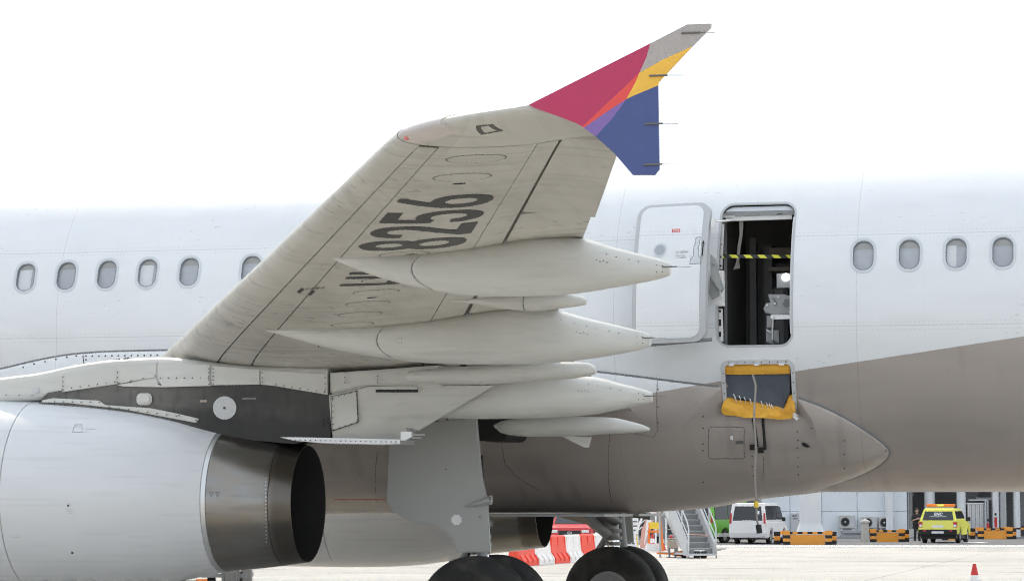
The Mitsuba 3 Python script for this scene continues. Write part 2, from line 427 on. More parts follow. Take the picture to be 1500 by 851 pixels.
WIN = [(37.5, 406.3), (97, 404.2), (156.3, 402), (215.8, 400), (276.8, 398.2), (367.5, 395.2), (1264.5, 374.3), (1332, 372.6), (1400.5, 370.8), (1469, 369.2)]
WPOS = [fus(*w) for w in WIN]
DOOR = rrect(2.375, 3.255, 3.72, 5.445, 0.14)
SLIDE = rrect(2.44, 3.24, 2.98, 3.505, 0.06)
for p in WPOS:
    x, z = p[0], p[2]
    hull = hull - cutter(rrect(x - 0.122, x + 0.122, z - 0.178, z + 0.178, 0.112), -2.2, float(ysurf(z)) + 0.085)
inner = m3.Manifold.extrude(m3.CrossSection([ell * 0.95], m3.FillRule.Positive), 5.2).transform(np.array([[0, 0, 1, 1.0], [1, 0, 0, 0], [0, 1, 0, ZC]], float))
cavity = inner ^ m3.Manifold.cube([5.0, 3.4, 2.2]).translate([1.1, -2.2, 3.66])
hull = hull - cutter(DOOR, -2.3, -1.2) - cavity - (cutter(SLIDE, -2.3, -1.45))
q = hull.to_mesh(); hv = np.array(q.vert_properties[:, :3], float); hf = np.array(q.tri_verts)
rad = np.hypot(hv[:, 1] / RY, (hv[:, 2] - ZC) / RZ)
onskin = rad > 0.99975 * math.cos(math.pi / NS) - 1e-6
fn_ = np.cross(hv[hf[:, 1]] - hv[hf[:, 0]], hv[hf[:, 2]] - hv[hf[:, 0]]); fn_ /= np.linalg.norm(fn_, axis=1, keepdims=True) + 1e-15
cen = hv[hf].mean(1); rn = np.stack([cen[:, 0] * 0, cen[:, 1] / RY ** 2, (cen[:, 2] - ZC) / RZ ** 2], 1); rn /= np.linalg.norm(rn, axis=1, keepdims=True)
skin = onskin[hf].all(1) & ((fn_ * rn).sum(1) > 0.97)
def sub(mask):
    used, inv = np.unique(hf[mask], return_inverse=True); return hv[used], inv.reshape(-1, 3)
sv, sf = sub(skin)
sn = np.stack([sv[:, 0] * 0, sv[:, 1] / RY ** 2, (sv[:, 2] - ZC) / RZ ** 2], 1); sn /= np.linalg.norm(sn, axis=1, keepdims=True)
FUS = f'{A}__fuselage'
add('fuselage', (sv, sf), 'm_livery', A, normals=sn, label='fuselage painted pale grey above and taupe below')
rest = ~skin & (np.abs(cen[:, 0]) < 8.9)
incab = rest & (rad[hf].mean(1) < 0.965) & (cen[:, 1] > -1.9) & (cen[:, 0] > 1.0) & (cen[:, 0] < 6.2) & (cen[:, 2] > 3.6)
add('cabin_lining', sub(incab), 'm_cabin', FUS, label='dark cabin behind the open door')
edge_ = rest & ~incab
def reveal(x0, x1, z0, z1, parent): add('reveal', sub(edge_ & (cen[:, 0] > x0) & (cen[:, 0] < x1) & (cen[:, 2] > z0) & (cen[:, 2] < z1)), 'm_reveal', parent)
# nose and tail ends, outside the picture
def body(xs, ws, tops, bots):
    a = np.arange(64) * 2 * np.pi / 64
    return loft([np.stack([x + 0 * a, w * np.cos(a), (t + b) / 2 + (t - b) / 2 * np.sin(a)], 1) for x, w, t, b in zip(xs, ws, tops, bots)])
xs = np.linspace(0, 1, 14)
add('nose_section', body([X0 - 8 * k for k in xs], [RY * math.sqrt(max(1 - k ** 2.6, 4e-4)) for k in xs], [ZC + RZ * (math.sqrt(max(1 - k ** 2.2, 0)) * 1.0) - 0.5 * k * k + 0.001 for k in xs], [ZC - RZ * math.sqrt(max(1 - k ** 2.6, 0)) - 0.5 * k * k for k in xs]), 'm_livery', A, smooth=True)
add('tail_section', body([X1 + 13 * k for k in xs], [max(RY * (1 - k ** 1.5 * 0.9), 0.15) for k in xs], [ZC + RZ - 0.45 * k * k for k in xs], [ZC - RZ + 3.0 * k ** 1.35 for k in xs]), 'm_livery', A, smooth=True)
add('fin', prism([(15.2, 5.9), (20.2, 12.0), (22.2, 12.0), (21.4, 5.9)], -0.14, 0.14), 'm_white', A)
for s in (-1, 1):
    add('tailplane', plate([(17.2, 0.6), (20.7, 6.2), (22.1, 6.2), (21.3, 0.6)], -0.09, 0.09, lambda a, b, h, s=s: (a, s * b, 4.9 + 0.08 * b + h)), 'm_white', A)

# --- cabin windows
shade_drop = [0.045, 0.05, 0.06, 0.02, 0.02, 0.05, 0.015, 0.012, 0.02, 0.0]
for i, p in enumerate(WPOS):
    x, z = p[0], p[2]
    ring = rrect(x - 0.156, x + 0.156, z - 0.213, z + 0.213, 0.146).difference(rrect(x - 0.127, x + 0.127, z - 0.183, z + 0.183, 0.117))
    w = add('window', on_fus(ring, 0.0, 0.008), 'm_frame', A)
    ring2 = rrect(x - 0.128, x + 0.128, z - 0.184, z + 0.184, 0.118).difference(rrect(x - 0.111, x + 0.111, z - 0.167, z + 0.167, 0.101))
    add('seal', on_fus(ring2, -0.03, -0.002), 'm_window_ring', w)
    reveal(x - 0.14, x + 0.14, z - 0.2, z + 0.2, w)
    add('pane', on_fus(rrect(x - 0.115, x + 0.115, z - 0.171, z + 0.171, 0.105), -0.0165, -0.016), 'm_pane', w)
    zt = z + 0.17 - shade_drop[i]
    add('shade', on_fus(shapely.box(x - 0.12, z - 0.18, x + 0.12, zt), -0.066, -0.052), 'm_shade', w)
    if i in (0, 3, 8):
        add('curtain_fold', on_fus(shapely.box(x - 0.11, z - 0.17, x + (0.0 if i == 8 else 0.06), zt - 0.01), -0.050, -0.045), 'm_shade_pale', w)
    add('liner', on_fus(shapely.box(x - 0.125, z - 0.181, x + 0.125, z + 0.181), -0.082, -0.078), 'm_shade_pale', w)

# --- doorway: trim, frame strips, what hangs in it
dw = part_key('doorway', A)
fill(dw, on_fus(DOOR.buffer(0.022).difference(DOOR.buffer(-0.004)), -0.01, 0.006), 'm_door_edge')
reveal(2.3, 3.34, 3.64, 5.6, dw)
def dpt(u, v, y): return U(u, v, y)
def dpoly(pts, y0, y1, bev=0.0): return prism(XZ(pts, y0), y0, y1, bev)
add('header_trim', cat(dpoly([(1062, 318), (1160, 315), (1160, 321), (1064, 324)], -1.42, -1.36), dpoly([(1060, 313), (1075, 312), (1076, 318), (1060, 319)], -1.44, -1.38), dpoly([(1082, 312), (1154, 309), (1156, 314), (1082, 317)], -1.43, -1.37)), 'm_white_matt', dw)
add('header_panel', on_fus(DOOR.buffer(-0.003).intersection(shapely.box(0, 5.385, 9, 9)), -0.12, -0.035), 'm_frame', dw, smooth=30)
add('right_jamb_strip', on_fus(Polygon([(3.235, 3.85), (3.252, 3.85), (3.252, 5.28), (3.235, 5.28)]), -0.10, -0.02), 'm_white', dw)
add('header_slots', cat(*[dpoly([(u, 311), (u + w, 310.6), (u + w, 314), (u, 314.4)], -1.452, -1.43) for u, w in ((1096, 6), (1108, 5), (1138, 8))]), 'm_black', dw)
add('jamb_trim', cat(dpoly([(1052.5, 330), (1060, 328), (1057, 394), (1050, 394)], -1.62, -1.56), dpoly([(1051, 452), (1058, 452), (1059, 500), (1054, 499)], -1.86, -1.82)), 'm_white_matt', dw)
add('jamb_box', dpoly([(1043, 396), (1059, 396), (1060, 448), (1043, 448)], -1.98, -1.86, 0.01), 'm_white_matt', dw)
add('jamb_marks', cat(*[dpoly([(1053.5, v), (1057, v), (1056.6, v + h), (1053, v + h)], -1.632, -1.62) for v, h in ((331, 12), (346, 3), (357, 2.5), (375, 3), (388, 2.5))] + [dpoly([(1053, v), (1056, v), (1056, v + h), (1053, v + h)], -1.872, -1.86) for v, h in ((454, 3), (468, 9), (486, 7))]), 'm_black', dw)
add('hinge_arm', cat(dpoly([(1040, 372), (1046, 378), (1058, 424), (1055, 428), (1041, 408)], -2.22, -2.10, 0.01), dpoly([(1040, 404), (1049, 410), (1053, 432), (1043, 438), (1038, 430)], -2.12, -2.02, 0.01), bar(U(1045, 385, -2.24), U(1059, 423, -2.0), 0.016)), 'm_gear_grey', dw)
add('upper_latch', cat(bar(U(1049, 325, -2.0), U(1075, 322.5, -1.42), 0.012), dpoly([(1042, 320), (1047, 321), (1046, 334), (1041, 334)], -2.2, -2.12)), 'm_white_matt', dw)
# hanging trim strip
st = [U(1085, 318, -1.36), U(1085, 340, -1.36), U(1083, 355, -1.36), U(1080.5, 372, -1.36), U(1080, 384, -1.36)]
add('hanging_trim_strip', cat(prism(XZ([(1082, 318), (1089, 318), (1088, 342), (1085, 360), (1082.5, 383), (1078.5, 383), (1080.5, 360), (1083.5, 342)], -1.36), -1.36, -1.345), prism(XZ([(1079, 383), (1082.5, 383), (1084, 393), (1074, 395)], -1.36), -1.37, -1.352)), 'm_rope', dw, label='pale trim strip torn loose and hanging down in the doorway')
# inside
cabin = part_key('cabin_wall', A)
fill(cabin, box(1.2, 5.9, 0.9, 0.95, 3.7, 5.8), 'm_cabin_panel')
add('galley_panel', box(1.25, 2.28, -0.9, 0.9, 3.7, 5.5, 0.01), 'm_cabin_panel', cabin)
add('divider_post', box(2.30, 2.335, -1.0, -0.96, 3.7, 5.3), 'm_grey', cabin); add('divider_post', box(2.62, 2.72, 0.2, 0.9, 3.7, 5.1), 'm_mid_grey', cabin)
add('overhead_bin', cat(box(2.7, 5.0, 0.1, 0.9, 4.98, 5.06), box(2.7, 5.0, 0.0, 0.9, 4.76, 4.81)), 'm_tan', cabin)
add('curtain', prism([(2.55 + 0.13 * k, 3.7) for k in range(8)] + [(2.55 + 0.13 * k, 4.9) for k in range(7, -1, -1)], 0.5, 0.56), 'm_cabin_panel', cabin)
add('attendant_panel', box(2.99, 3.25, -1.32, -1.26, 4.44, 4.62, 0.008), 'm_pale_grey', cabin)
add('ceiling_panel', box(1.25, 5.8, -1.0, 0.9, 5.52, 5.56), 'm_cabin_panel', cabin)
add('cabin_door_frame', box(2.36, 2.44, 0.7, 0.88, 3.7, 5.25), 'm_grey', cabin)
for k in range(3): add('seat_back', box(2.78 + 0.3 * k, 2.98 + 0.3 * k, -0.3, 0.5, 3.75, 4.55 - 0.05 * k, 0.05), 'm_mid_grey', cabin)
lp = U(1151, 406, -1.335)
lamp = trimesh.creation.icosphere(2, 0.048); lamp.apply_scale([1, 0.35, 1]); lamp.apply_translation(lp)
k = add('cabin_lamp', lamp, 'm_white', cabin, smooth=True, label='small round lamp shining inside the doorway')
scene[k]['emitter'] = {'type': 'area', 'radiance': {'type': 'rgb', 'value': [0.9, 0.9, 0.86]}}
# door mechanism at the right of the sill
mech = part_key('door_mechanism', A)
fill(mech, cat(dpoly([(1125, 431), (1148, 431), (1160, 434), (1160, 460), (1136, 462), (1121, 458), (1118, 452), (1122, 444), (1128, 443)], -1.62, -1.5, 0.01)), 'm_grey')
add('arm', cat(dpoly([(1129, 461), (1160, 461), (1160, 467), (1130, 468)], -1.66, -1.62, 0.004), bar(U(1131, 464, -1.70), U(1131, 464, -1.62), 0.022, 16)), 'm_alu', mech)
add('motor', cat(dpoly([(1123, 462), (1134, 464), (1133, 480), (1123, 480)], -1.6, -1.5, 0.01), dpoly([(1122, 482), (1140, 484), (1141, 503), (1131, 504), (1122, 500)], -1.6, -1.45, 0.015)), 'm_grey', mech)
add('rod', cat(bar(U(1132, 468, -1.66), U(1131, 498, -1.66), 0.012), bar(U(1131, 498, -1.66), U(1140, 503, -1.6), 0.012), bar(U(1123, 483, -1.62), U(1129, 488, -1.64), 0.012)), 'm_alu', mech)
add('slot', cat(dpoly([(1131, 436), (1134, 436), (1139, 445), (1136, 446)], -1.632, -1.62), dpoly([(1150, 438), (1159, 438), (1159, 448), (1150, 450), (1146, 445)], -1.628, -1.618)), 'm_mid_grey', mech)
add('bolt', cat(*[bar(U(u, v, -1.64), U(u, v, -1.6), 0.013, 12) for u, v in ((1140, 435), (1135, 444.5), (1123.5, 447), (1157, 457))]), 'm_white', mech)

# --- the open door, swung forward along the fuselage
DX, DY = -0.955, -0.52
leafp = rrect(2.40 + DX, 3.275 + DX, 3.735, 5.42, 0.15)
def door_map(off):
    def fn(x, z, h):
        return x, ysurf(z) + DY - h + off, z + 0.03 * (x - 2.0)
    return fn
door = part_key('open_door', A)
fill(door, plate(leafp, -0.16, 0.0, door_map(0), 0.1), 'm_door_edge', smooth=30)
add('skin', plate(rrect(2.40 + DX + 0.05, 3.275 + DX - 0.075, 3.785, 5.385, 0.12), 0.0, 0.012, door_map(0), 0.1), 'm_livery', door, smooth=30)
add('sill_edge', tube([U(900, 505, -2.42), U(945, 505.5, -2.42), U(1043, 497, -2.42)], 0.022), 'm_mid_grey', door)
px = U(966, 366, -2.45)
def ddisc(u, v, r, h0, h1, y=-2.4, n=32):
    p = U(u, v, y); return plate(Point(p[0], p[2] - 0.03 * (p[0] - 2.0)).buffer(r), h0, h1, door_map(0), 0.05)
pw = add('porthole', ddisc(966, 366, 0.082, 0.0125, 0.022), 'm_frame', door, smooth=30)
add('pane', ddisc(966, 366, 0.062, 0.0225, 0.025), 'm_shade', pw)
def dtext(txt, u, v, height, m, name, shear=0.0, y=-2.42, bold=False, wscale=1.0):
    t = meshkit.text_mesh(txt, height, 0.002, bold); p = U(u, v, y); w = t.vertices
    a, b = p[0] + w[:, 0] * wscale, p[2] - 0.03 * (p[0] - 2.0) + w[:, 1]
    t.vertices = np.stack(door_map(0)(a, b, 0.0125 + w[:, 2]), -1)
    if t.volume < 0: t.faces = t.faces[:, ::-1]
    return add(name, t, m, door)
def drect(u0, v0, u1, v1, h0, h1, y=-2.42):
    a, b = U(u0, v1, y), U(u1, v0, y); o = 0.03 * (a[0] - 2.0)
    return plate(shapely.box(a[0], a[2] - o, b[0], b[2] - o), h0, h1, door_map(0), 0.05)
add('exit_sign', drect(981, 333, 993, 338.8, 0.0125, 0.0145), 'm_red', door, label='small red EXIT sign on the open door')
t = dtext('EXIT', 982.1, 338.0, 0.034, 'm_white', 'exit_letters', bold=True, wscale=0.9); 
sc_ = meshkit.WRITTEN[scene[t]['filename']]; scene[t]['to_world'] = T().translate([0, -0.0035, 0])
dtext('TO OPEN', 988, 371, 0.026, 'm_letters_faint', 'instruction_text')
dtext('PUSH FLAP', 988, 375.5, 0.016, 'm_letters_faint', 'instruction_text')
dtext('LIFT HANDLE', 988, 378.8, 0.016, 'm_letters_faint', 'instruction_text')
def dxz(pts, y=-2.42): return [(p[0], p[1] - 0.03 * (p[0] - 2.0)) for p in XZ(pts, y)]
hp = Polygon(dxz([(1017, 346), (1024, 345.5), (1023.5, 357), (1022, 362), (1023, 374), (1027, 378), (1026.5, 386.5), (1010, 387.5), (1010.5, 380), (1014.5, 375), (1014.5, 362), (1016, 357)]))
add('handle_outline', plate(hp.difference(hp.buffer(-0.008)), 0.0125, 0.014, door_map(0), 0.05), 'm_mid_grey', door)
add('handle_flap', plate(hp.buffer(-0.008), 0.0125, 0.0135, door_map(0), 0.05), 'm_frame', door)
add('arrow', plate(dxz([(1027.2, 375), (1029, 375), (1029.3, 356), (1030.6, 356), (1028.5, 351), (1026.4, 356), (1027.6, 356)]), 0.0125, 0.0145, door_map(0), 0.05), 'm_black', door)

# --- escape slide compartment
sc = part_key('slide_compartment', A)
fill(sc, on_fus(rrect(2.40, 3.28, 2.94, 3.552, 0.09).difference(rrect(2.447, 3.233, 2.90, 3.502, 0.06)), 0.0, 0.02), 'm_pale_grey', smooth=30)
reveal(2.38, 3.3, 2.9, 3.55, sc)
add('rivet', cat(*[on_fus(Point(x, 3.527).buffer(0.007), 0.02, 0.024) for x in np.linspace(2.5, 3.18, 8)] + [on_fus(Point(x, z).buffer(0.007), 0.02, 0.024) for x in (2.423, 3.257) for z in (3.05, 3.17, 3.29, 3.4)]), 'm_rivet', sc, kind='stuff')
add('hinge_fitting', cat(*[on_fus(shapely.box(x - 0.03, 3.488, x + 0.03, 3.508), 0.005, 0.03) for x in (2.53, 2.83, 3.13)]), 'm_white', sc)
add('side_plate', on_fus(Polygon(fxz([(1051, 566), (1060, 566), (1060, 592), (1051, 600)])), 0.0, 0.012), 'm_grey', sc)

# --- wing-body fairing, a bulge on the belly
FO = [(-10.5, 2.2), (-9.6, 2.75), (-8.4, 3.25), (-7.5, 3.46), (-6.8, 3.55), (-6.3, 3.66), (-5.68, 3.75), (-4.5, 3.765), (-2, 3.74), (-0.5, 3.6), (0.9, 3.44), (2.3, 3.25), (2.95, 3.19)] + fxz([(1165, 580), (1200, 592), (1232, 607), (1262, 625), (1284, 640), (1299, 652), (1304, 660), (1301, 669), (1288, 681), (1262, 694), (1230, 705), (1200, 713)]) + [(3.1, 2.03), (2.6, 2.001)]
for _ in range(2):
    F_ = np.array(FO); FO = [tuple(F_[0])] + [tuple(q_) for a_, b_ in zip(F_[:-1], F_[1:]) for q_ in (0.75 * a_ + 0.25 * b_, 0.25 * a_ + 0.75 * b_)] + [tuple(F_[-1])]
fo = [(x, RZ * math.acos(np.clip((ZC - z) / RZ, -1, 1))) for x, z in FO]
right = np.array(fo)
sl_lo = RZ * math.acos((ZC - 2.93) / RZ)
outline = Polygon(np.vstack([right, (right * [1, -1])[::-1]])).buffer(0.05, quad_segs=8).buffer(-0.05, quad_segs=8).difference(shapely.box(2.40, sl_lo, 3.285, 4)).difference(shapely.box(2.40, -4, 3.285, -sl_lo))
gx = np.concatenate([np.linspace(-10.6, -8, 60), np.linspace(-7.95, 1.5, 260), np.linspace(1.52, 4.45, 250)]); gs = np.linspace(-3.2, 3.2, 321)
GX, GS = np.meshgrid(gx, gs, indexing='ij')
pts = shapely.points(GX.ravel(), GS.ravel())
sd = shapely.distance(outline.exterior, pts) * np.where(shapely.contains_xy(outline, GX.ravel(), GS.ravel()), 1, -1)
sd = sd.reshape(GX.shape)
bul = 0.26 * (1 - np.exp(-np.clip(sd, 0, None) / np.interp(GX, [1, 4], [0.55, 0.32]))) * np.interp(GX, [-10, -7, -5, 1, 3, 4.4], [0.4, 0.8, 1.0, 0.95, 0.8, 0.85])
off = np.clip(sd * 2.0, -0.06, 0.022) + bul
ph = GS / RZ
nrm = np.stack([0 * ph, np.sin(ph) / RY, -np.cos(ph) / RZ], -1); nrm /= np.linalg.norm(nrm, axis=-1, keepdims=True)
fv = np.stack([GX, RY * np.sin(ph), ZC - RZ * np.cos(ph)], -1) + nrm * off[..., None]
n1, n2 = GX.shape; I, J = np.meshgrid(np.arange(n1 - 1), np.arange(n2 - 1), indexing='ij'); a = I * n2 + J
quads = np.stack([a, a + 1, a + n2 + 1, a + n2], -1)[(sd[:-1, :-1] > -0.05) | (sd[1:, 1:] > -0.05)]
used, inv = np.unique(quads, return_inverse=True); quads = inv.reshape(-1, 4)
fm = trimesh.Trimesh(fv.reshape(-1, 3)[used], np.vstack([quads[:, [0, 1, 2]], quads[:, [0, 2, 3]]]), process=False)
if (fm.face_normals[:, 2] * fm.area_faces).sum() > 0: fm.faces = fm.faces[:, ::-1]
add('belly_fairing', fm, 'm_livery', A, smooth=40, label='bulging taupe belly fairing ending in a rounded tip')
BF = f'{A}__belly_fairing'
from scipy.spatial import cKDTree
ft = cKDTree(fv.reshape(-1, 3)[:, [0, 2]][(fv[..., 1] < 0).ravel()]); fyv = fv.reshape(-1, 3)[:, 1][(fv[..., 1] < 0).ravel()]
def yfair(x, z):
    d, i = ft.query(np.stack([x, z], -1), k=4); w = 1 / (d + 1e-4); return (fyv[i] * w).sum(1) / w.sum(1)
def on_fair(poly, h0, h1, refine=0.06):
    return plate(poly, h0, h1, lambda x, z, h: (x, yfair(x, z) - h, z), refine)
def fairp(pts):
    out = []
    for u, v in pts:
        Y = -1.9
        for _ in range(6):
            p = U(u, v, Y); Y = float(yfair(np.array([p[0]]), np.array([p[2]]))[0])
        out.append((p[0], p[2]))
    return out
seam = LineString(right[1:-1]).buffer(0.011)
def seam_line(pts, w=0.008, closed=False):
    l = LineString(fairp(pts)); return l.buffer(w / 2, cap_style='flat')
add('seam_seal', plate(LineString(right[6:-6]).buffer(0.0095).difference(shapely.box(2.36, sl_lo, 3.30, 4)), -0.01, 0.022, lambda x, s, h: (x, RY * np.sin(s / RZ) * (1 + h / RZ) * -1, ZC - RZ * np.cos(s / RZ) * (1 + h / RZ)), 0.05), 'm_mid_grey', BF)
panel = Polygon(fairp([(1039, 626), (1090, 626), (1090, 671), (1039, 671)])).buffer(-0.02).buffer(0.02)
add('access_panel', on_fair(panel, -0.01, 0.008), 'm_livery', BF)
add('panel_gap', on_fair(panel.buffer(0.007).difference(panel), -0.01, 0.004), 'm_gap', BF)
add('latch', on_fair(Polygon(fairp([(1078, 645.5), (1089, 645.5), (1089, 650), (1078, 650)])), 0.004, 0.014), 'm_steel_dark', BF)
add('placard', on_fair(Polygon(fairp([(1070, 638), (1074, 638), (1074, 644), (1070, 644)])), 0.004, 0.011), 'm_white', BF)
for l in ([(963, 558), (963, 630), (958, 640), (930, 635)], [(895, 620), (897, 737)], [(732, 625), (740, 680), (760, 700), (790, 718)], [(553, 662), (555, 740)], [(1118, 700), (1119, 668)]): add('panel_seam', on_fair(seam_line(l, 0.006), -0.01, 0.0035), 'm_gap', BF)
add('rivet', cat(*[on_fair(Point(*fairp([(u, v)])[0]).buffer(0.009), -0.01, 0.006) for u, v in [(964, 570), (964, 596), (964, 619), (1030, 610), (1030, 627), (1030, 650), (1102, 668), (1102, 683), (1104, 697), (1169, 670), (1169, 683), (1170, 695), (1168, 632), (1237, 645), (1237, 686), (1189, 627), (1298, 660), (1030, 706), (1168, 656), (1169, 645), (1237, 665), (1030, 660)]]), 'm_rivet', BF, kind='stuff')
add('fillet_rivet', cat(*[on_fair(Point(*fairp([(u, v)])[0]).buffer(0.011), -0.01, 0.006) for u, v in [(126 + 9.5 * k, 521.5 - 0.12 * k) for k in range(13)] + [(126, 527), (112, 521), (98, 523), (82, 526), (66, 529.5), (50, 533), (34, 538)]]), 'm_rivet', BF, kind='stuff')
add('fillet_joint', on_fair(seam_line([(123, 515), (123, 533)], 0.012), -0.01, 0.004), 'm_gap', BF)
add('vent', on_fair(Polygon(fairp([(1174, 649), (1178, 648), (1186, 653), (1184, 655.5), (1178, 654)])), -0.01, 0.025), 'm_black', BF)
add('red_line', on_fair(seam_line([(490, 731.5), (566, 731.5)], 0.008), -0.01, 0.006), 'm_red', BF)
add('strap_bracket', cat(*[on_fair(Polygon(fairp([(u - 4, v - 4), (u + 4, v - 4), (u + 4, v + 4), (u - 4, v + 4)])), 0.0, 0.03) for u, v in ((1103, 655), (1115, 659))]), 'm_black', BF)

# --- wings
def LEx(Y): return 2.50 - (16.3 - Y) * 0.5206 + 0.75 * np.clip((Y - 16.15) / 0.85, 0, 1) ** 2
def TEx(Y): return np.where(Y > 6.4, 1.35 + (Y - 6.4) * 0.2745, 1.35)
def W0(Y, s):
    """wing surface: Y along the span, s < 0 upper and s > 0 lower, s*s the chord fraction"""
    Y = np.asarray(Y, float); s = np.asarray(s, float); c = s * s
    t = np.interp(Y, [2, 6.4, 16.6, 17.05], [0.14, 0.12, 0.105, 0.085])
    yt = 5 * t * (0.2969 * np.abs(s) - 0.126 * c - 0.3516 * c ** 2 + 0.2843 * c ** 3 - 0.1036 * c ** 4)
    lo = -0.95 * yt + 0.012 * np.sin(np.pi * np.clip((c - 0.6) / 0.4, 0, 1))
    ch = TEx(Y) - LEx(Y); drop = np.interp(Y, [2, 5, 8, 12, 16.6], [0.35, 0.2, 0.0, 0.0, 0.05])
    return np.stack([LEx(Y) + c * ch, -Y, 3.5 + (Y - 4.5) * 0.0746 - c * drop + np.where(s < 0, yt, lo) * ch], -1)
def WN(Y, s):
    a = W0(Y + 0.01, s) - W0(Y - 0.01, s); b = W0(Y, s + 0.004) - W0(Y, s - 0.004)
    n = np.cross(a, b); n /= np.linalg.norm(n, axis=-1, keepdims=True) + 1e-12
    return n
_n = WN(np.array(10.0), np.array(0.6)); WSIGN = -1.0 if _n[2] > 0 else 1.0
def WP(Y, s, h): return W0(Y, s) + WSIGN * WN(Y, s) * np.asarray(h)[..., None]
def skin_patch(Y0, Y1, s0, s1, h=0.006, depth=-0.012, ny=None, ns=None, droop=None):
    ny = ny or max(2, int((Y1 - Y0) / 0.25) + 1); ns = ns or max(3, int(abs(s1 - s0) / 0.05) + 1)
    YY, SS = np.meshgrid(np.linspace(Y0, Y1, ny), np.linspace(s0, s1, ns), indexing='ij')
    top = WP(YY, SS, np.full(YY.shape, h)); bot = WP(YY, SS, np.full(YY.shape, depth))
    i, j = np.meshgrid(np.arange(ny - 1), np.arange(ns - 1), indexing='ij'); a = i * ns + j
    f = np.stack([a, a + 1, a + ns + 1, a + ns], -1).reshape(-1, 4)
    edge = [k * ns for k in range(ny)], [k * ns + ns - 1 for k in range(ny)], list(range(ns)), list(range((ny - 1) * ns, ny * ns))
    N = ny * ns; fs = [f]
    for e in edge:
        e = np.array(e); fs.append(np.stack([e[:-1], e[1:], e[1:] + N, e[:-1] + N], -1))
    v = np.vstack([top.reshape(-1, 3), bot.reshape(-1, 3)])
    if droop:
        hc, angd = droop; c = (SS * SS).ravel(); ch = (TEx(YY) - LEx(YY)).ravel(); d = np.clip(c - hc, 0, None) * ch * math.tan(math.radians(angd))
        v[:, 2] -= np.concatenate([d, d])
    F = np.vstack(fs)
    return trimesh.Trimesh(v, np.vstack([F[:, [0, 1, 2]], F[:, [0, 2, 3]]]), process=False)
def wrap_patch(Y0, Y1, c0, h=0.006, droop=None):
    """both surfaces from the chord fraction c0 to the trailing edge, closed"""
    ny = max(3, int((Y1 - Y0) / 0.25) + 1); s = np.sqrt(np.linspace(c0, 1.0, 9)); S = np.concatenate([s, -s[::-1]])
    rings = []
    for Y in np.linspace(Y0, Y1, ny):
        P_ = WP(np.full(len(S), Y), S, np.full(len(S), h * 0.5))
        if droop:
            d = np.clip(S * S - droop[0], 0, None) * float(TEx(Y) - LEx(Y)) * math.tan(math.radians(droop[1])); P_[:, 2] -= d
        rings.append(P_)
    return loft(rings)
def wing_map(a, b, h):
    """a = span, b = chord fraction on the lower skin"""
    p = WP(a, np.sqrt(np.clip(b, 1e-4, 1)), h); return p[:, 0], p[:, 1], p[:, 2]
def on_wing(poly, h0, h1, refine=0.12): return plate(poly, h0, h1, wing_map, refine)
def ellipse(Y, c, ry, rc): return shapely.affinity.scale(Point(Y, c).buffer(1, quad_segs=10), ry, rc) if hasattr(shapely, 'affinity') else Point(Y, c)
import shapely.affinity

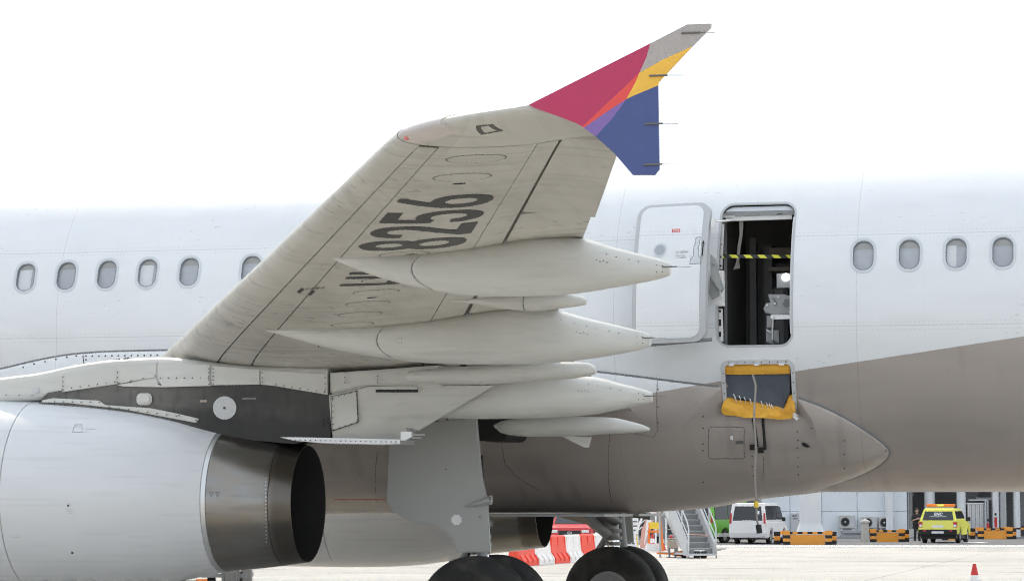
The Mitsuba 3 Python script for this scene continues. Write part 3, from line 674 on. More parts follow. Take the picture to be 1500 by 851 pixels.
def make_wing(flip, detail):
    W = part_key('wing', A)
    M = mirror_y if flip else (lambda m: m)
    S = np.concatenate([np.linspace(-math.sqrt(0.735), 0, 24), np.linspace(0, math.sqrt(0.735), 25)[1:]])
    core = loft([W0(np.full(len(S), Y), S) for Y in list(np.linspace(1.7, 16.2, 40))])
    fill(W, M(core), 'm_gap', smooth=35)
    labels[W] = {'label': 'left wing seen from below, pointing at the camera' if not flip else 'right wing on the far side'}
    def part(name, m, mt, smooth=40, **k): return add(name, M(m), mt, W, smooth=smooth, **k)
    part('upper_skin', skin_patch(1.8, 16.25, -math.sqrt(0.73), -0.36, 0.005, -0.004), 'm_wing')
    for Y0, Y1 in ((2.25, 5.25), (5.28, 7.62), (7.635, 10.32), (10.335, 12.95), (12.965, 16.25)):
        part('slat', skin_patch(Y0, Y1, -0.35, 0.315, 0.010, -0.006, ns=19), 'm_wing')
    for k in range(16):
        y0 = 5.5 + k * 0.67
        part('nose_panel', skin_patch(y0, min(y0 + 0.66, 16.2), 0.324, 0.435, 0.006), 'm_wing')
    part('lower_skin', skin_patch(1.8, 6.3, 0.441, 0.80, 0.005), 'm_wing'); part('lower_skin', skin_patch(6.308, 16.24, 0.441, 0.795, 0.005), 'm_wing')
    for Y0, Y1 in ((1.9, 6.3), (6.31, 9.98), (9.99, 12.05), (12.06, 13.44), (13.45, 16.24)):
        part('shroud_panel', skin_patch(Y0, Y1, 0.802 if Y1 < 6.4 else 0.797, math.sqrt(0.728), 0.006), 'm_wing')
    part('flap', wrap_patch(1.9, 6.3, 0.742), 'm_wing'); part('flap', wrap_patch(6.4, 13.4, 0.742), 'm_wing')
    part('gap_seal', wrap_patch(13.37, 13.56, 0.742, h=-0.03), 'm_gap'); part('aileron', wrap_patch(13.53, 16.28, 0.742, droop=(0.74, 9)), 'm_wing', label='aileron drooping slightly at the wing tip')
    S = np.concatenate([-np.linspace(1, 0, 24), np.linspace(0, 1, 24)[1:]])
    tip = [WP(np.full(len(S), Y), S, np.full(len(S), 0.006)) for Y in np.linspace(16.262, 16.98, 16)]
    part('tip_cap', loft(tip), 'm_wing')
    part('nav_light', skin_patch(16.30, 16.62, -0.28, 0.33, 0.011, -0.004, ny=6), 'm_pink_lens')
    red = trimesh.creation.icosphere(2, 0.035); red.apply_scale([0.7, 0.7, 0.45]); red.apply_translation(W0(np.array(16.33), np.array(0.12)) + [0, -0.0, -0.01])
    part('nav_lamp', red, 'm_nav_red')
    # wing fence
    fence = part_key('wing_fence', A)
    FY = -17.0
    def fpiece(name, px_, m):
        return add(name, M(prism(XZ(px_, FY), FY - 0.012, FY + 0.012)), m, fence)
    P1 = lambda x, y: (560 + x / 2.996, 20 + y / 2.996)
    mg = [P1(*q) for q in [(645, 402), (1178, 133), (1160, 196), (1130, 262), (1112, 278), (880, 498), (855, 484), (800, 462), (730, 436), (668, 414)]]
    rd = [P1(*q) for q in [(1130, 262), (1112, 305), (1072, 378), (984, 435), (886, 503), (880, 498), (1112, 278)]]
    vi = [P1(*q) for q in [(1072, 378), (1050, 410), (1010, 463), (938, 541), (886, 503), (984, 435)]]
    ye = [P1(*q) for q in [(1358, 148), (1213, 302), (1211, 318), (1105, 362), (1072, 378), (1112, 305), (1130, 262), (1230, 206)]]
    gr = [P1(*q) for q in [(1178, 133), (1340, 50), (1445, 47), (1444, 62), (1358, 148), (1230, 206), (1130, 262), (1160, 196)]]
    bl = [P1(*q) for q in [(1211, 318), (1217, 683), (1197, 709), (1100, 709), (1020, 615), (938, 541), (1010, 463), (1050, 410), (1072, 378), (1105, 362)]]
    labels[fence] = {'label': 'wing tip fence painted in magenta, yellow, violet and blue fields' if not flip else 'wing tip fence on the far wing'}
    for n_, q_, m_ in (('magenta_field', mg, 'm_magenta'), ('red_field', rd, 'm_fence_red'), ('violet_field', vi, 'm_fence_violet'), ('yellow_field', ye, 'm_fence_yellow'), ('grey_field', gr, 'm_fence_grey'), ('blue_field', bl, 'm_fence_blue')): fpiece(n_, q_, m_)
    def wick(p, l, par):
        p = np.array(p); add('static_wick', M(cat(bar(p, p + [0.12, 0, 0], 0.0065, 6), bar(p + [0.12, 0, 0], p + [0.12 + l * 0.6, 0, -0.004], 0.0022, 5))), 'm_steel_dark', par)
    for u, v in ((998, 49), (951, 111.5), (944, 182), (943, 241.5)): wick(U(u, v, FY - 0.02), 0.17, fence)
    # flap track fairings: (u, top, bottom, half width) stations measured on the plane y = yc
    FA = [(483, 375, 377.5, .01), (520, 373, 394, .07), (560, 371, 408, .12), (600, 369, 420, .155), (640, 366, 428, .175), (690, 360, 433, .19), (740, 353, 434.5, .2), (800, 347, 433.5, .2), (850, 349, 429, .19), (900, 363, 421, .15), (940, 373, 414, .11), (975, 383, 406, .065), (982, 386, 403, .045)]
    FB = [(375, 479, 481, .01), (420, 478, 493, .08), (470, 477, 507, .14), (520, 475, 518, .18), (580, 472, 528, .21), (640, 466, 532.5, .22), (700, 457, 534, .225), (760, 452, 533.5, .22), (815, 455, 531, .2), (860, 466, 526, .16), (910, 478, 518, .11), (945, 487, 510, .065), (953, 490, 507, .045)]
    FE = [(545, 604, 606, .05), (600, 590, 608, .12), (650, 575, 612, .18), (700, 562, 613.5, .22), (760, 552, 613, .24), (820, 549, 611, .23), (870, 552, 607, .2), (910, 562, 599, .14), (945, 571, 592, .08), (955, 575, 589, .05)]
    FD = [(600, 543, 560, .10), (640, 539, 562.5, .13), (700, 536, 563, .14), (760, 532, 560, .14), (820, 530, 556, .12), (860, 531, 551, .08), (873, 537, 547, .05)]
    FC = [(660, 440, 442, .01), (700, 437, 446, .07), (740, 434, 453, .09), (780, 432, 455.5, .1), (820, 431, 452, .08), (850, 434, 448, .05), (859, 438, 446, .035)]
    FF = [(724, 622, 625, .03), (737, 616, 635, .1), (780, 611, 639.5, .13), (840, 610, 638.5, .13), (890, 611, 635.5, .11), (935, 620, 633, .06), (951, 626, 631, .04)]
    for st_, yc, split, bend, nm in ((FA, -12.0, 622, 0.11, 'flap_fairing'), (FB, -8.05, 570, 0.12, 'flap_fairing'), (FE, -5.4, 0, 0, 'flap_fairing'), (FD, -6.75, 0, 0, 'hinge_fairing'), (FC, -9.9, 770, 0, 'hinge_fairing'), (FF, -3.6, 0, 0, 'hinge_fairing')):
        st_ = np.array(st_, float); uu = np.linspace(st_[0, 0], st_[-1, 0], 46)
        if split: uu = np.sort(np.concatenate([uu, [split - 0.01, split + 0.01]]))
        from scipy.interpolate import PchipInterpolator
        tp, bt, hw = (PchipInterpolator(st_[:, 0], st_[:, k])(uu) for k in (1, 2, 3))
        rings = []
        for u, a_, b_, w in zip(uu, tp, bt, hw):
            pt, pb = U(u, a_, yc), U(u, b_, yc)
            fade = max(0, 1 - abs(u - split) / 60) if split and bend else 0
            rings.append(sring(pt[0], yc, w, pb[2], pt[2], n=2.5, bend=0, m=32))
            if fade: rings[-1][:, 0] += 0.14 * fade * ((rings[-1][:, 2] - (pt[2] + pb[2]) / 2) / max(1e-3, (pt[2] - pb[2]) / 2)) ** 2 - 0.07 * fade
        rings = np.array(rings); xx = uu
        if split:
            lo_ = rings[xx < split]; hi_ = rings[xx > split].copy()
            hi_[0][:, 0] += 0.006; lo_ = lo_.copy(); lo_[-1][:, 0] -= 0.006
            core_ = rings.copy(); core_[:, :, 1] = yc + (core_[:, :, 1] - yc) * 0.94; mz = core_[:, :, 2].mean(1, keepdims=True); core_[:, :, 2] = mz + (core_[:, :, 2] - mz) * 0.96
            add(nm + '_seam', M(loft(core_[6:-4])), 'm_gap', W, smooth=50)
            add(nm + '_cone', M(loft(lo_)), 'm_white_dirty', W, smooth=50); add(nm + '_shell', M(loft(hi_)), 'm_white_dirty', W, smooth=50)
        else:
            add(nm, M(loft(rings)), 'm_white_dirty', W, smooth=50)
        if 'flap' in nm:
            dots = []
            def dot(u, fv):
                a_, b_, w = (float(np.interp(u, st_[:, 0], st_[:, k])) for k in (1, 2, 3)); p_ = U(u, a_ + fv * (b_ - a_), yc - w); y_ = yc - w * (1 - abs(2 * fv - 1) ** 2.5) ** 0.4
                dots.append(bar((p_[0], y_ - 0.003, p_[2]), (p_[0], y_ + 0.03, p_[2]), 0.0055, 6))
            u1 = st_[-1, 0]
            for k in range(6): dot(u1 - 132 + 17 * k + (k * 7) % 5, 0.16 + 0.02 * k)
            for k in range(4): dot(u1 - 108 + 5 * k, 0.36 + 0.03 * (k % 2))
            for k in range(4): dot(u1 - 20 + 8 * (k % 2), 0.3 + 0.35 * (k // 2))
            if split:
                for k in range(7): dot(split + 15 + 5 * math.cos(k * 0.9), 0.48 + 0.07 * math.sin(k * 0.9)); dot(split - 26 + 4.5 * math.cos(k * 0.9), 0.42 + 0.08 * math.sin(k * 0.9))
            add('fairing_rivet', M(cat(*dots)), 'm_rivet', W, kind='stuff')
            e = U(st_[-1, 0] - 12, st_[-1, 1] + 5, yc - 0.08); wick(e, 0.2, W)
    add('fixed_fin', M(prism(XZ([(822, 638), (866, 640), (862, 655), (856, 655)], -3.55), -3.58, -3.52)), 'm_white_dirty', W)
    if not detail: return W
    # inspection covers along the lower skin
    for k, Y in enumerate(np.arange(7.2, 16.1, 0.62)):
        cc = 0.40 if Y < 12.2 or Y > 14.8 else 0.62
        if Y > 12.2 and Y < 14.9: continue
        ch = float(TEx(Y) - LEx(Y))
        e = shapely.affinity.scale(Point(Y, cc).buffer(1, quad_segs=10), 0.13, 0.21 / ch)
        add('inspection_cover', on_wing(e, 0.004, 0.0075, 0.08), 'm_wing', W, smooth=30)
        e2 = shapely.affinity.scale(Point(Y, cc).buffer(1, quad_segs=10), 0.139, 0.222 / ch)
        add('cover_gap', on_wing(e2.difference(e), 0.004, 0.0065, 0.08), 'm_gap', W)
    yy = YC([(673, 268), (602, 371), (545, 435)])
    for Y, c in yy:
        ch = float(TEx(Y) - LEx(Y))
        add('drain_slot', on_wing(shapely.affinity.scale(Point(Y, c).buffer(1), 0.018, 0.05 / ch), 0.004, 0.009), 'm_black', W)
    for poly in ([(698, 183), (723, 181), (738, 190), (706, 196)],):
        pl = Polygon(YC(poly)); add('tip_placard', on_wing(pl.difference(pl.buffer(-0.02)), 0.004, 0.0095, 0.06), 'm_gap', W)
    # registration
    def glyph(ch_, a0, a1, c0, c1, mt, h=0.010):
        t = meshkit.text_mesh(ch_, 1.0, 0.1, True); b = t.bounds; m = m3.Manifold(m3.Mesh(t.vertices.astype(np.float32), t.faces.astype(np.uint32)))
        t.merge_vertices()
        m = m3.Manifold(m3.Mesh(t.vertices.astype(np.float32), t.faces.astype(np.uint32)))
        if not m.is_empty(): m = m.refine_to_length(0.09); q_ = m.to_mesh(); v, f = np.array(q_.vert_properties[:, :3], float), np.array(q_.tri_verts)
        else: v, f = t.vertices, t.faces
        al = (v[:, 0] - b[0, 0]) / (b[1, 0] - b[0, 0]); be = (v[:, 1] - b[0, 1]) / (b[1, 1] - b[0, 1]); hh = np.where(v[:, 2] > 0.05, h, 0.003)
        # straight letters: corner points in (span, chord fraction)
        Y = a0 + al * (a1 - a0); c = c1 + be * (c0 - c1)
        x, y, z = wing_map(Y, c, hh); o = trimesh.Trimesh(np.stack([x, y, z], -1), f, process=False)
        if o.volume < 0: o.faces = o.faces[:, ::-1]
        add('registration_letter', o, mt, W)
    for ch_, a0, a1 in (('H', 10.70, 11.16), ('L', 11.28, 11.66), ('8', 12.37, 12.84), ('2', 12.95, 13.43), ('5', 13.54, 14.02), ('6', 14.13, 14.62)):
        t0, t1 = (0.265, 0.62) if a0 < 12 else (0.217, 0.588)
        glyph(ch_, a0, a1, t0 + 0.0 * a0, t1, 'm_letters')
    # small placards near the nose panels
    for u, v in ((440, 424), (456, 427)):
        pl = Polygon(YC([(u - 5, v + 2), (u + 2, v - 3.5), (u + 6, v - 1), (u - 1, v + 5)])); add('placard', on_wing(pl, 0.004, 0.0085), 'm_letters', W)
    for k in range(6):
        pl = Polygon(YC([(447 + 7 * (k % 3) + 9 * (k // 3), 423 - k % 3), (452 + 7 * (k % 3) + 9 * (k // 3), 420.5 - k % 3), (453 + 7 * (k % 3) + 9 * (k // 3), 421.5 - k % 3), (448 + 7 * (k % 3) + 9 * (k // 3), 424 - k % 3)]))
        add('placard', on_wing(pl, 0.004, 0.0085), 'm_letters_faint', W)
    return W

from scipy.interpolate import griddata
_Y, _s = np.meshgrid(np.linspace(2, 16.98, 220), np.linspace(0, 1, 90), indexing='ij')
_p = W0(_Y, _s).reshape(-1, 3) - CAM; _z = _p @ FWD
_uv = np.stack([750 + FL * (_p @ RGT) / _z, 425.5 - FL * (_p @ UPV) / _z], -1)
def YC(pts):
    """span and chord fraction of points measured on the lower skin"""
    pts = np.array(pts, float); return np.c_[griddata(_uv, _Y.ravel(), pts), griddata(_uv, (_s ** 2).ravel(), pts)]

make_wing(False, True)
make_wing(True, False)

# --- engines and their pylons
def make_engine(flip):
    M = mirror_y if flip else (lambda m: m)
    E = part_key('engine', A)
    kw = dict(sides=128, y=-5.75, z=1.95, slope=-0.032, x_ref=-4.6)
    def L(prof): return M(lathe_x(prof, **kw))
    from scipy.interpolate import PchipInterpolator
    R = PchipInterpolator([-7.15, -7.08, -6.9, -6.4, -5.7, -4.63, -4.0, -3.45, -3.0, -2.44, -2.0, -1.72, -1.49], [0.86, 0.93, 0.97, 1.03, 1.055, 1.035, 1.01, 0.965, 0.895, 0.775, 0.715, 0.675, 0.637])
    def seg(x0, x1, n=24, d=0.0): return [(x, float(R(x)) + d) for x in np.linspace(x0, x1, n)]
    fill(E, L(seg(-7.0, -2.45, 60, -0.02)), 'm_gap', smooth=60)
    labels[E] = {'label': 'large grey jet engine with bare metal exhaust nozzle nearest the camera' if not flip else 'far jet engine seen beneath the fuselage'}
    add('inlet_lip', L([(-6.3, 0.80), (-6.9, 0.79), (-7.1, 0.83), (-7.15, 0.86), (-7.08, 0.93), (-6.9, 0.97)]), 'm_alu', E, smooth=60)
    add('fan_cowl', L([(-6.9, 0.93)] + seg(-6.895, -4.635) + [(-4.635, 0.99)]), 'm_nacelle', E, smooth=40)
    add('reverser_cowl', L([(-4.625, 0.99)] + seg(-4.625, -2.455, 40) + [(-2.452, 0.765), (-2.46, 0.74)]), 'm_nacelle', E, smooth=40)
    add('nozzle_ring', L([(-2.46, 0.74), (-2.448, 0.772), (-2.40, 0.7685), (-2.395, 0.755)]), 'm_alu', E, smooth=30)
    add('nozzle', L([(-2.40, 0.73), (-2.394, 0.762)] + seg(-2.39, -1.735, 20, -0.004) + [(-1.735, 0.66)]), 'm_nozzle', E, smooth=40)
    add('nozzle_tail', L([(-1.735, 0.66), (-1.73, 0.672)] + seg(-1.72, -1.49, 10, -0.007) + [(-1.488, 0.622)]), 'm_nozzle', E, smooth=40)
    add('nozzle_liner', L([(-1.487, 0.6215), (-1.492, 0.617), (-2.1, 0.655), (-3.2, 0.70), (-3.25, 0.3), (-3.25, 0.02)]), 'm_soot', E, smooth=40)
    add('exhaust_plug', L([(-3.2, 0.34), (-2.8, 0.33), (-2.4, 0.22), (-2.2, 0.06), (-2.18, 0.005)]), 'm_soot', E, smooth=40)
    add('fan_disc', L([(-6.35, 0.80), (-6.36, 0.2), (-6.7, 0.02)]), 'm_mid_grey', E)
    # rivets round the nozzle joint, small plates on the cowl
    def on_nac(px_, h=0.004):
        o = []
        for u, v in px_:
            Y = -6.3
            for _ in range(12):
                p = U(u, v, Y); r = float(R(np.clip(p[0], -7, -1.5))); dz = p[2] - (1.95 - 0.032 * (p[0] + 4.6)); Y = -5.75 - math.sqrt(max(r * r - dz * dz, 0.0004))
            o.append((p[0], p[2]))
        def fn(x, z, h_):
            r = R(np.clip(x, -7, -1.5)); dz = z - (1.95 - 0.032 * (x + 4.6)); y = -np.sqrt(np.clip(r * r - dz * dz, 4e-4, None))
            return x, -5.75 + y * (1 + h_ / r), z + dz * h_ / r
        return o, fn
    def stick(name, px_, m, h=0.004, hole=0):
        o, fn = on_nac(px_); p = Polygon(o)
        if hole: p = p.difference(p.buffer(-hole))
        add(name, M(plate(p, -0.004, h, fn, 0.05)), m, E)
    def circ(u, v, r, n=14): return [(u + r * math.cos(2 * math.pi * k / n), v + r * math.sin(2 * math.pi * k / n)) for k in range(n)]
    if not flip:
        for u, v, r in ((100, 740, 1.7), (106, 809, 1.8)): stick('drain_hole', circ(u, v, r), 'm_rivet')
        for u, v, w in ((95, 745, 10), (95, 748, 14), (96, 750.5, 11), (14, 783, 6), (22, 783, 6), (16, 786, 13), (110, 624, 10), (126, 628, 15), (120, 632, 10)): stick('stencil_line', [(u, v), (u + w, v), (u + w, v + 0.7), (u, v + 0.7)], 'm_pale_grey')
        for u in (306, 315): stick('stencil_triangle', [(u, 720), (u + 7, 720), (u + 3.5, 728)], 'm_mid_grey', hole=0.006)
        stick('hoist_cover', [(106, 633), (109, 622), (120, 621), (122, 633)], 'm_grey', hole=0.005)
        rv = []
        for k in range(18):
            o, fn = on_nac(circ(389.5 + 0.012 * (k - 7) ** 2 * 0.5, 700 + 5.5 * k, 0.9, 6)); rv.append(plate(Polygon(o), -0.012, 0.006, fn))
        add('rivet', M(cat(*rv)), 'm_alu', E, kind='stuff')
    add('drain_mast', M(prism([(-2.95, 1.02), (-2.75, 1.02), (-2.72, 0.82), (-2.86, 0.84)], -5.77, -5.73)), 'm_steel_dark', E)
    add('strake', M(prism([(-5.9, 2.60), (-5.0, 2.56), (-5.0, 2.78)], -6.46, -6.44)), 'm_nacelle', E)
    # ---- pylon
    Pn = part_key('pylon', A); Y = -6.01; yc, w = -5.75, 0.26
    def pp(pts, proud=0.0, thick=0.02): return M(prism(XZ(pts, Y), Y - proud, Y + thick))
    dark = [(70, 575), (172, 558), (240, 562), (380, 562), (484, 575), (484, 640), (470, 642), (430, 650), (320, 640), (250, 622), (160, 606), (56, 592)]
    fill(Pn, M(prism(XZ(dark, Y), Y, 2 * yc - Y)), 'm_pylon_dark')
    labels[Pn] = {'label': 'dark grey sooty engine pylon with pale riveted upper band' if not flip else 'pylon of the far engine'}
    st_ = np.array([(-220, 590, 604, .2), (-100, 573, 597, .23), (0, 553, 590, .25), (60, 545, 586, .262), (110, 534, 577, .27), (170, 525.5, 565, .27), (240, 522, 568, .268), (300, 528, 567, .264), (380, 535, 566, .264), (440, 536, 573, .264), (482, 537, 578, .264)])
    uu = np.linspace(-220, 482, 60)
    rings = [sring(U(u, 0, Y)[0], yc, float(np.interp(u, st_[:, 0], st_[:, 3])), U(u, np.interp(u, st_[:, 0], st_[:, 2]), Y)[2], U(u, PchipInterpolator(st_[:, 0], st_[:, 1])(u), Y)[2], n=4.5, m=40) for u in uu]
    add('upper_band', M(loft(rings)), 'm_white_dirty', Pn, smooth=50)
    bn = -0.268 - 0.004
    def panel(name, pts, m='m_white_dirty', proud=0.014, cut=()):
        add(name, M(prism(XZ(pts, Y - 0.012), Y - 0.012 - proud, Y + 0.01, 0.003)), m, Pn)
    # panels of the band, split at their joints
    panel('band_panel', [(90, 549), (171, 542), (171, 562), (92, 574)])
    panel('band_panel', [(91, 574), (171, 562.5), (229, 552), (229, 545), (230, 531), (92, 549)], proud=0.010)
    panel('band_panel', [(231, 531), (308, 535), (309, 565), (238, 567), (232, 552)])
    panel('band_panel', [(310.5, 536), (380.5, 541.5), (380.5, 563), (310.5, 564)])
    panel('band_panel', [(382.5, 542), (479, 548), (480, 578), (402, 565), (382.5, 563)])
    panel('band_panel', [(172, 563.5), (229, 554), (232, 563), (241, 567), (181, 566)], proud=0.016)
    panel('lower_strip', [(62, 586), (78, 583), (145, 586.5), (154, 593), (220, 597.5), (262, 606), (291, 613), (287, 619), (180, 599), (100, 590), (62, 589)], proud=0.006)
    # white aft fairing
    aft = [(482.5, 579), (541, 566), (714, 563.5), (604, 629), (588, 625), (587, 644.5), (485.5, 641.5)]
    a0, a1 = np.array(XZ([(604, 630), (716, 563)], Y)); an = np.array([-(a1 - a0)[1], (a1 - a0)[0]]); an /= np.linalg.norm(an)
    def taper(a, b, h):
        d = np.abs((a - a0[0]) * an[0] + (b - a0[1]) * an[1]); t_ = np.clip(0.06 + d / 0.75, 0, 1); t_ = 1 - (1 - t_) ** 2
        return a, yc + h * t_, b
    add('aft_fairing', M(plate(Polygon(XZ(aft, Y)), -0.268, 0.268, taper, 0.12)), 'm_white_dirty', Pn, smooth=40)
    add('aft_band', M(prism(XZ([(483, 546), (560, 541), (640, 535), (645, 566), (541, 565), (483, 578)], Y + 0.03), Y + 0.02, 2 * yc - Y, 0.02)), 'm_white_dirty', Pn)
    hatch = Polygon(XZ([(484, 579.5), (524, 571), (526, 619), (486, 632.5)], Y)).buffer(-0.004)
    add('aft_hatch', M(prism(hatch.buffer(-0.01), Y - 0.015, Y, 0.003)), 'm_white_dirty', Pn); add('hatch_gap', M(prism(hatch, Y - 0.0095, Y - 0.002)), 'm_gap', Pn)
    add('trailing_edge', M(prism(XZ([(711, 563), (717, 563), (608, 632), (602, 630)], yc), yc - 0.025, yc + 0.025)), 'm_gear_grey', Pn)
    add('vent_slot', pp([(550, 566), (611, 566), (611, 574), (550, 574)], 0.012), 'm_white_dirty', Pn); add('vent_opening', pp([(551, 570.5), (611.5, 570.5), (611.5, 574.5), (551, 574.5)], 0.016), 'm_black', Pn)
    add('heat_shield', M(prism(XZ([(411, 640), (480, 641), (587, 643.5), (587, 650), (555, 650.5), (470, 648.5), (430, 645)], Y), Y - 0.03, 2 * yc - Y + 0.03, 0.006)), 'm_alu', Pn)
    add('fitting', cat(pp([(588, 632), (604, 632), (604, 640), (594, 645), (588, 645)], 0.03, 0.06), M(bar(U(604, 636.5, Y), U(622, 636.5, Y), 0.012)), M(bar(U(604, 641, Y), U(617, 641, Y), 0.010))), 'm_alu', Pn)
    add('round_cover', M(prism(Polygon(XZ(circ(329.5, 597.3, 17, 40), Y)), Y - 0.012, Y)), 'm_pale_grey', Pn); add('cover_hub', pp(circ(329.5, 597.3, 2), 0.018), 'm_rivet', Pn)
    bl = rrect(*(lambda a, b: (a[0], b[0], b[2], a[2]))(U(201.5, 576, Y), U(223.5, 593, Y)), 0.05)
    add('blister_vent', M(cat(prism(bl, Y - 0.05, Y, 0.02))), 'm_white_dirty', Pn)
    add('placard', pp([(355, 583), (375, 583), (375, 584.2), (355, 584.2)], 0.004), 'm_grey', Pn); add('placard', pp([(293, 585.5), (303, 585.5), (303, 589), (293, 589)], 0.003), 'm_tan', Pn)
    add('round_cover', M(prism(Polygon(XZ(circ(52, 571.5, 5, 24), Y - 0.02)), Y - 0.03, Y)), 'm_pale_grey', Pn)
    if not flip:
        add('louvre', cat(*[M(bar(U(u, 540 - 0.165 * (u - 104), yc - 0.20), U(u + 3.2, 537.2 - 0.165 * (u - 104), yc - 0.17), 0.012, 5)) for u in [105, 109, 113, 117, 121, 128, 132, 136, 140, 144, 152, 156, 160, 164, 168, 172, 181, 185]]), 'm_rivet', Pn, kind='stuff')
    pts_r = []
    def row(p0, p1, n):
        for k in range(n): t = k / (n - 1); pts_r.append((p0[0] + t * (p1[0] - p0[0]), p0[1] + t * (p1[1] - p0[1])))
    row((235, 553.5), (305, 553.5), 7); row((306, 540), (306, 562), 5); row((312, 540), (312, 562), 5); row((384, 546), (384, 560), 3); row((404, 563), (475, 574), 7); row((476, 553), (476, 571), 3)
    row((92, 570), (168, 559), 7); row((174, 561), (227, 550), 4); row((92, 552), (92, 572), 4); row((172, 545), (172, 560), 3); row((-10, 578), (85, 580), 6); row((80, 588), (145, 589), 6); row((160, 596), (258, 609), 8); row((262, 608), (287, 615), 2)
    row((487, 583), (522, 573), 5); row((523, 578), (524, 616), 5); row((489, 629), (523, 618), 5); row((487, 585), (488, 630), 6); row((472, 615), (478, 613), 2); row((472, 621), (478, 619), 2); row((505, 545), (505, 560), 3); row((553, 551), (553, 560), 3); row((425, 644), (580, 647), 22)
    add('rivet', M(cat(*[bar(U(u, v, Y - 0.04), U(u, v, Y + 0.0), 0.0075, 6) for u, v in pts_r])), 'm_rivet', Pn, kind='stuff')

make_engine(False); make_engine(True)

# --- main landing gear
def make_gear(flip):
    M = mirror_y if flip else (lambda m: m)
    Gk = part_key('main_gear', A); yc = -3.795; ax = 0.635
    fill(Gk, M(cat(tube([(-0.07, yc, 1.35), (-0.16, yc, 2.2), (-0.24, yc, 3.1)], [0.11, 0.115, 0.115], 20), bar((0.03, yc - 0.28, 1.25), (-0.14, yc - 0.28, 3.0), 0.062, 14))), 'm_gear_grey', smooth=40)
    labels[Gk] = {'label': 'main landing gear nearest the camera' if not flip else 'far main landing gear'}
    add('piston', M(bar((0, yc, 0.6), (-0.06, yc, 1.4), 0.085, 20)), 'm_chrome', Gk, smooth=40)
    add('axle', M(cat(tube([(0, yc - 0.62, ax), (0, yc + 0.62, ax)], 0.07, 16), tube([(0, yc, ax - 0.1), (0, yc, ax + 0.25)], 0.13, 16))), 'm_gear_grey', Gk, smooth=40)
    add('torque_link', M(cat(bar((-0.08, yc, 0.8), (-0.36, yc, 1.08), 0.045), bar((-0.36, yc, 1.08), (-0.12, yc, 1.45), 0.045))), 'm_gear_grey', Gk)
    add('collar', M(cat(*[bar((-0.07, yc, z), (-0.07, yc, z + 0.05), r, 20) for z, r in ((1.28, .12), (1.36, .14), (1.46, .13), (1.6, .135))])), 'm_steel_dark', Gk, smooth=40)
    s = 1
    add('side_brace', M(cat(bar((0.0, yc + 0.1, 1.62), (-0.55, yc + 1.0, 2.0), 0.075, 10), bar((-0.55, yc + 1.0, 2.0), (-0.75, yc + 1.9, 2.5), 0.07, 10), box(-0.30, -0.02, yc - 0.06, yc + 0.08, 1.52, 1.68, 0.02))), 'm_steel_dark', Gk, smooth=40)
    add('drag_stay', M(cat(bar((-0.1, yc + 0.1, 1.42), (-1.2, yc + 0.5, 2.35), 0.075, 10), bar((-0.12, yc - 0.05, 1.58), (-0.95, yc + 0.2, 2.25), 0.035, 10))), 'm_gear_grey', Gk, smooth=40)
    add('hose', M(cat(tube([(-0.01, yc - 0.16, 2.4), (0.02, yc - 0.2, 1.9), (-0.03, yc - 0.22, 1.55), (0.0, yc - 0.18, 1.1), (-0.04, yc - 0.2, 0.75)], 0.016, 6), tube([(-0.14, yc - 0.14, 2.3), (-0.2, yc - 0.18, 1.8), (-0.12, yc - 0.2, 1.5), (-0.17, yc - 0.15, 1.2)], 0.014, 6), bar((-0.03, yc - 0.15, 1.3), (-0.06, yc - 0.15, 2.3), 0.03, 8))), 'm_rubber', Gk)
    add('bracket', M(cat(box(-0.04, 0.04, yc - 0.4, yc - 0.3, 1.66, 1.74, 0.01), box(-0.24, -0.14, yc - 0.18, yc - 0.05, 1.48, 1.56, 0.01), box(-0.18, 0.02, yc - 0.2, yc - 0.1, 1.30, 1.34, 0.01))), 'm_alu', Gk)
    for sgn in (-1, 1):
        y0 = yc + sgn * 0.465
        tp = [(-0.20, 0.30), (-0.215, 0.40), (-0.22, 0.48), (-0.205, 0.56), (-0.17, 0.61), (-0.125, 0.632)]
        for g in (-0.085, -0.03, 0.03, 0.085): tp += [(g - 0.012, 0.636), (g - 0.009, 0.625), (g + 0.009, 0.625), (g + 0.012, 0.636)]
        tp += [(0.125, 0.632), (0.17, 0.61), (0.205, 0.56), (0.22, 0.48), (0.215, 0.40), (0.20, 0.30)]
        add('tyre', M(lathe_y(tp, 0.0, ax, 72, y0)), 'm_tyre', Gk, smooth=35)
        add('rim', M(cat(lathe_y([(-0.2, 0.302), (-0.21, 0.29), (-0.18, 0.27), (-0.12, 0.25), (-0.10, 0.20), (-0.13, 0.15), (-0.2, 0.11), (-0.21, 0.0)], 0.0, ax, 48, y0), lathe_y([(0.21, 0.0), (0.2, 0.11), (0.12, 0.2), (0.18, 0.27), (0.21, 0.29), (0.2, 0.302)], 0.0, ax, 48, y0))), 'm_gear_grey', Gk, smooth=35)
    # leg door
    Yd = -4.22
    dp = [(570, 640), (606, 620), (696, 612), (700, 640), (706, 700), (714, 735), (718, 808), (668, 809), (666, 795), (655, 780), (640, 770), (600, 762), (576, 750), (566, 733), (568, 690)]
    gd = add('leg_door', M(prism(Polygon(XZ(dp, Yd)), Yd, Yd + 0.05, 0.008)), 'm_gear_door', Gk, label='pale grey leg door with round hatch' if not flip else None)
    def cc(u, v, r, n=24): return [(u + r * math.cos(2 * math.pi * k / n), v + r * math.sin(2 * math.pi * k / n)) for k in range(n)]
    add('door_hatch', M(prism(Polygon(XZ([(669 + (8 if k % 4 else 6.6) * math.cos(2 * math.pi * k / 32), 761 + (8 if k % 4 else 6.6) * math.sin(2 * math.pi * k / 32)) for k in range(32)], Yd)), Yd - 0.014, Yd)), 'm_white', Gk)
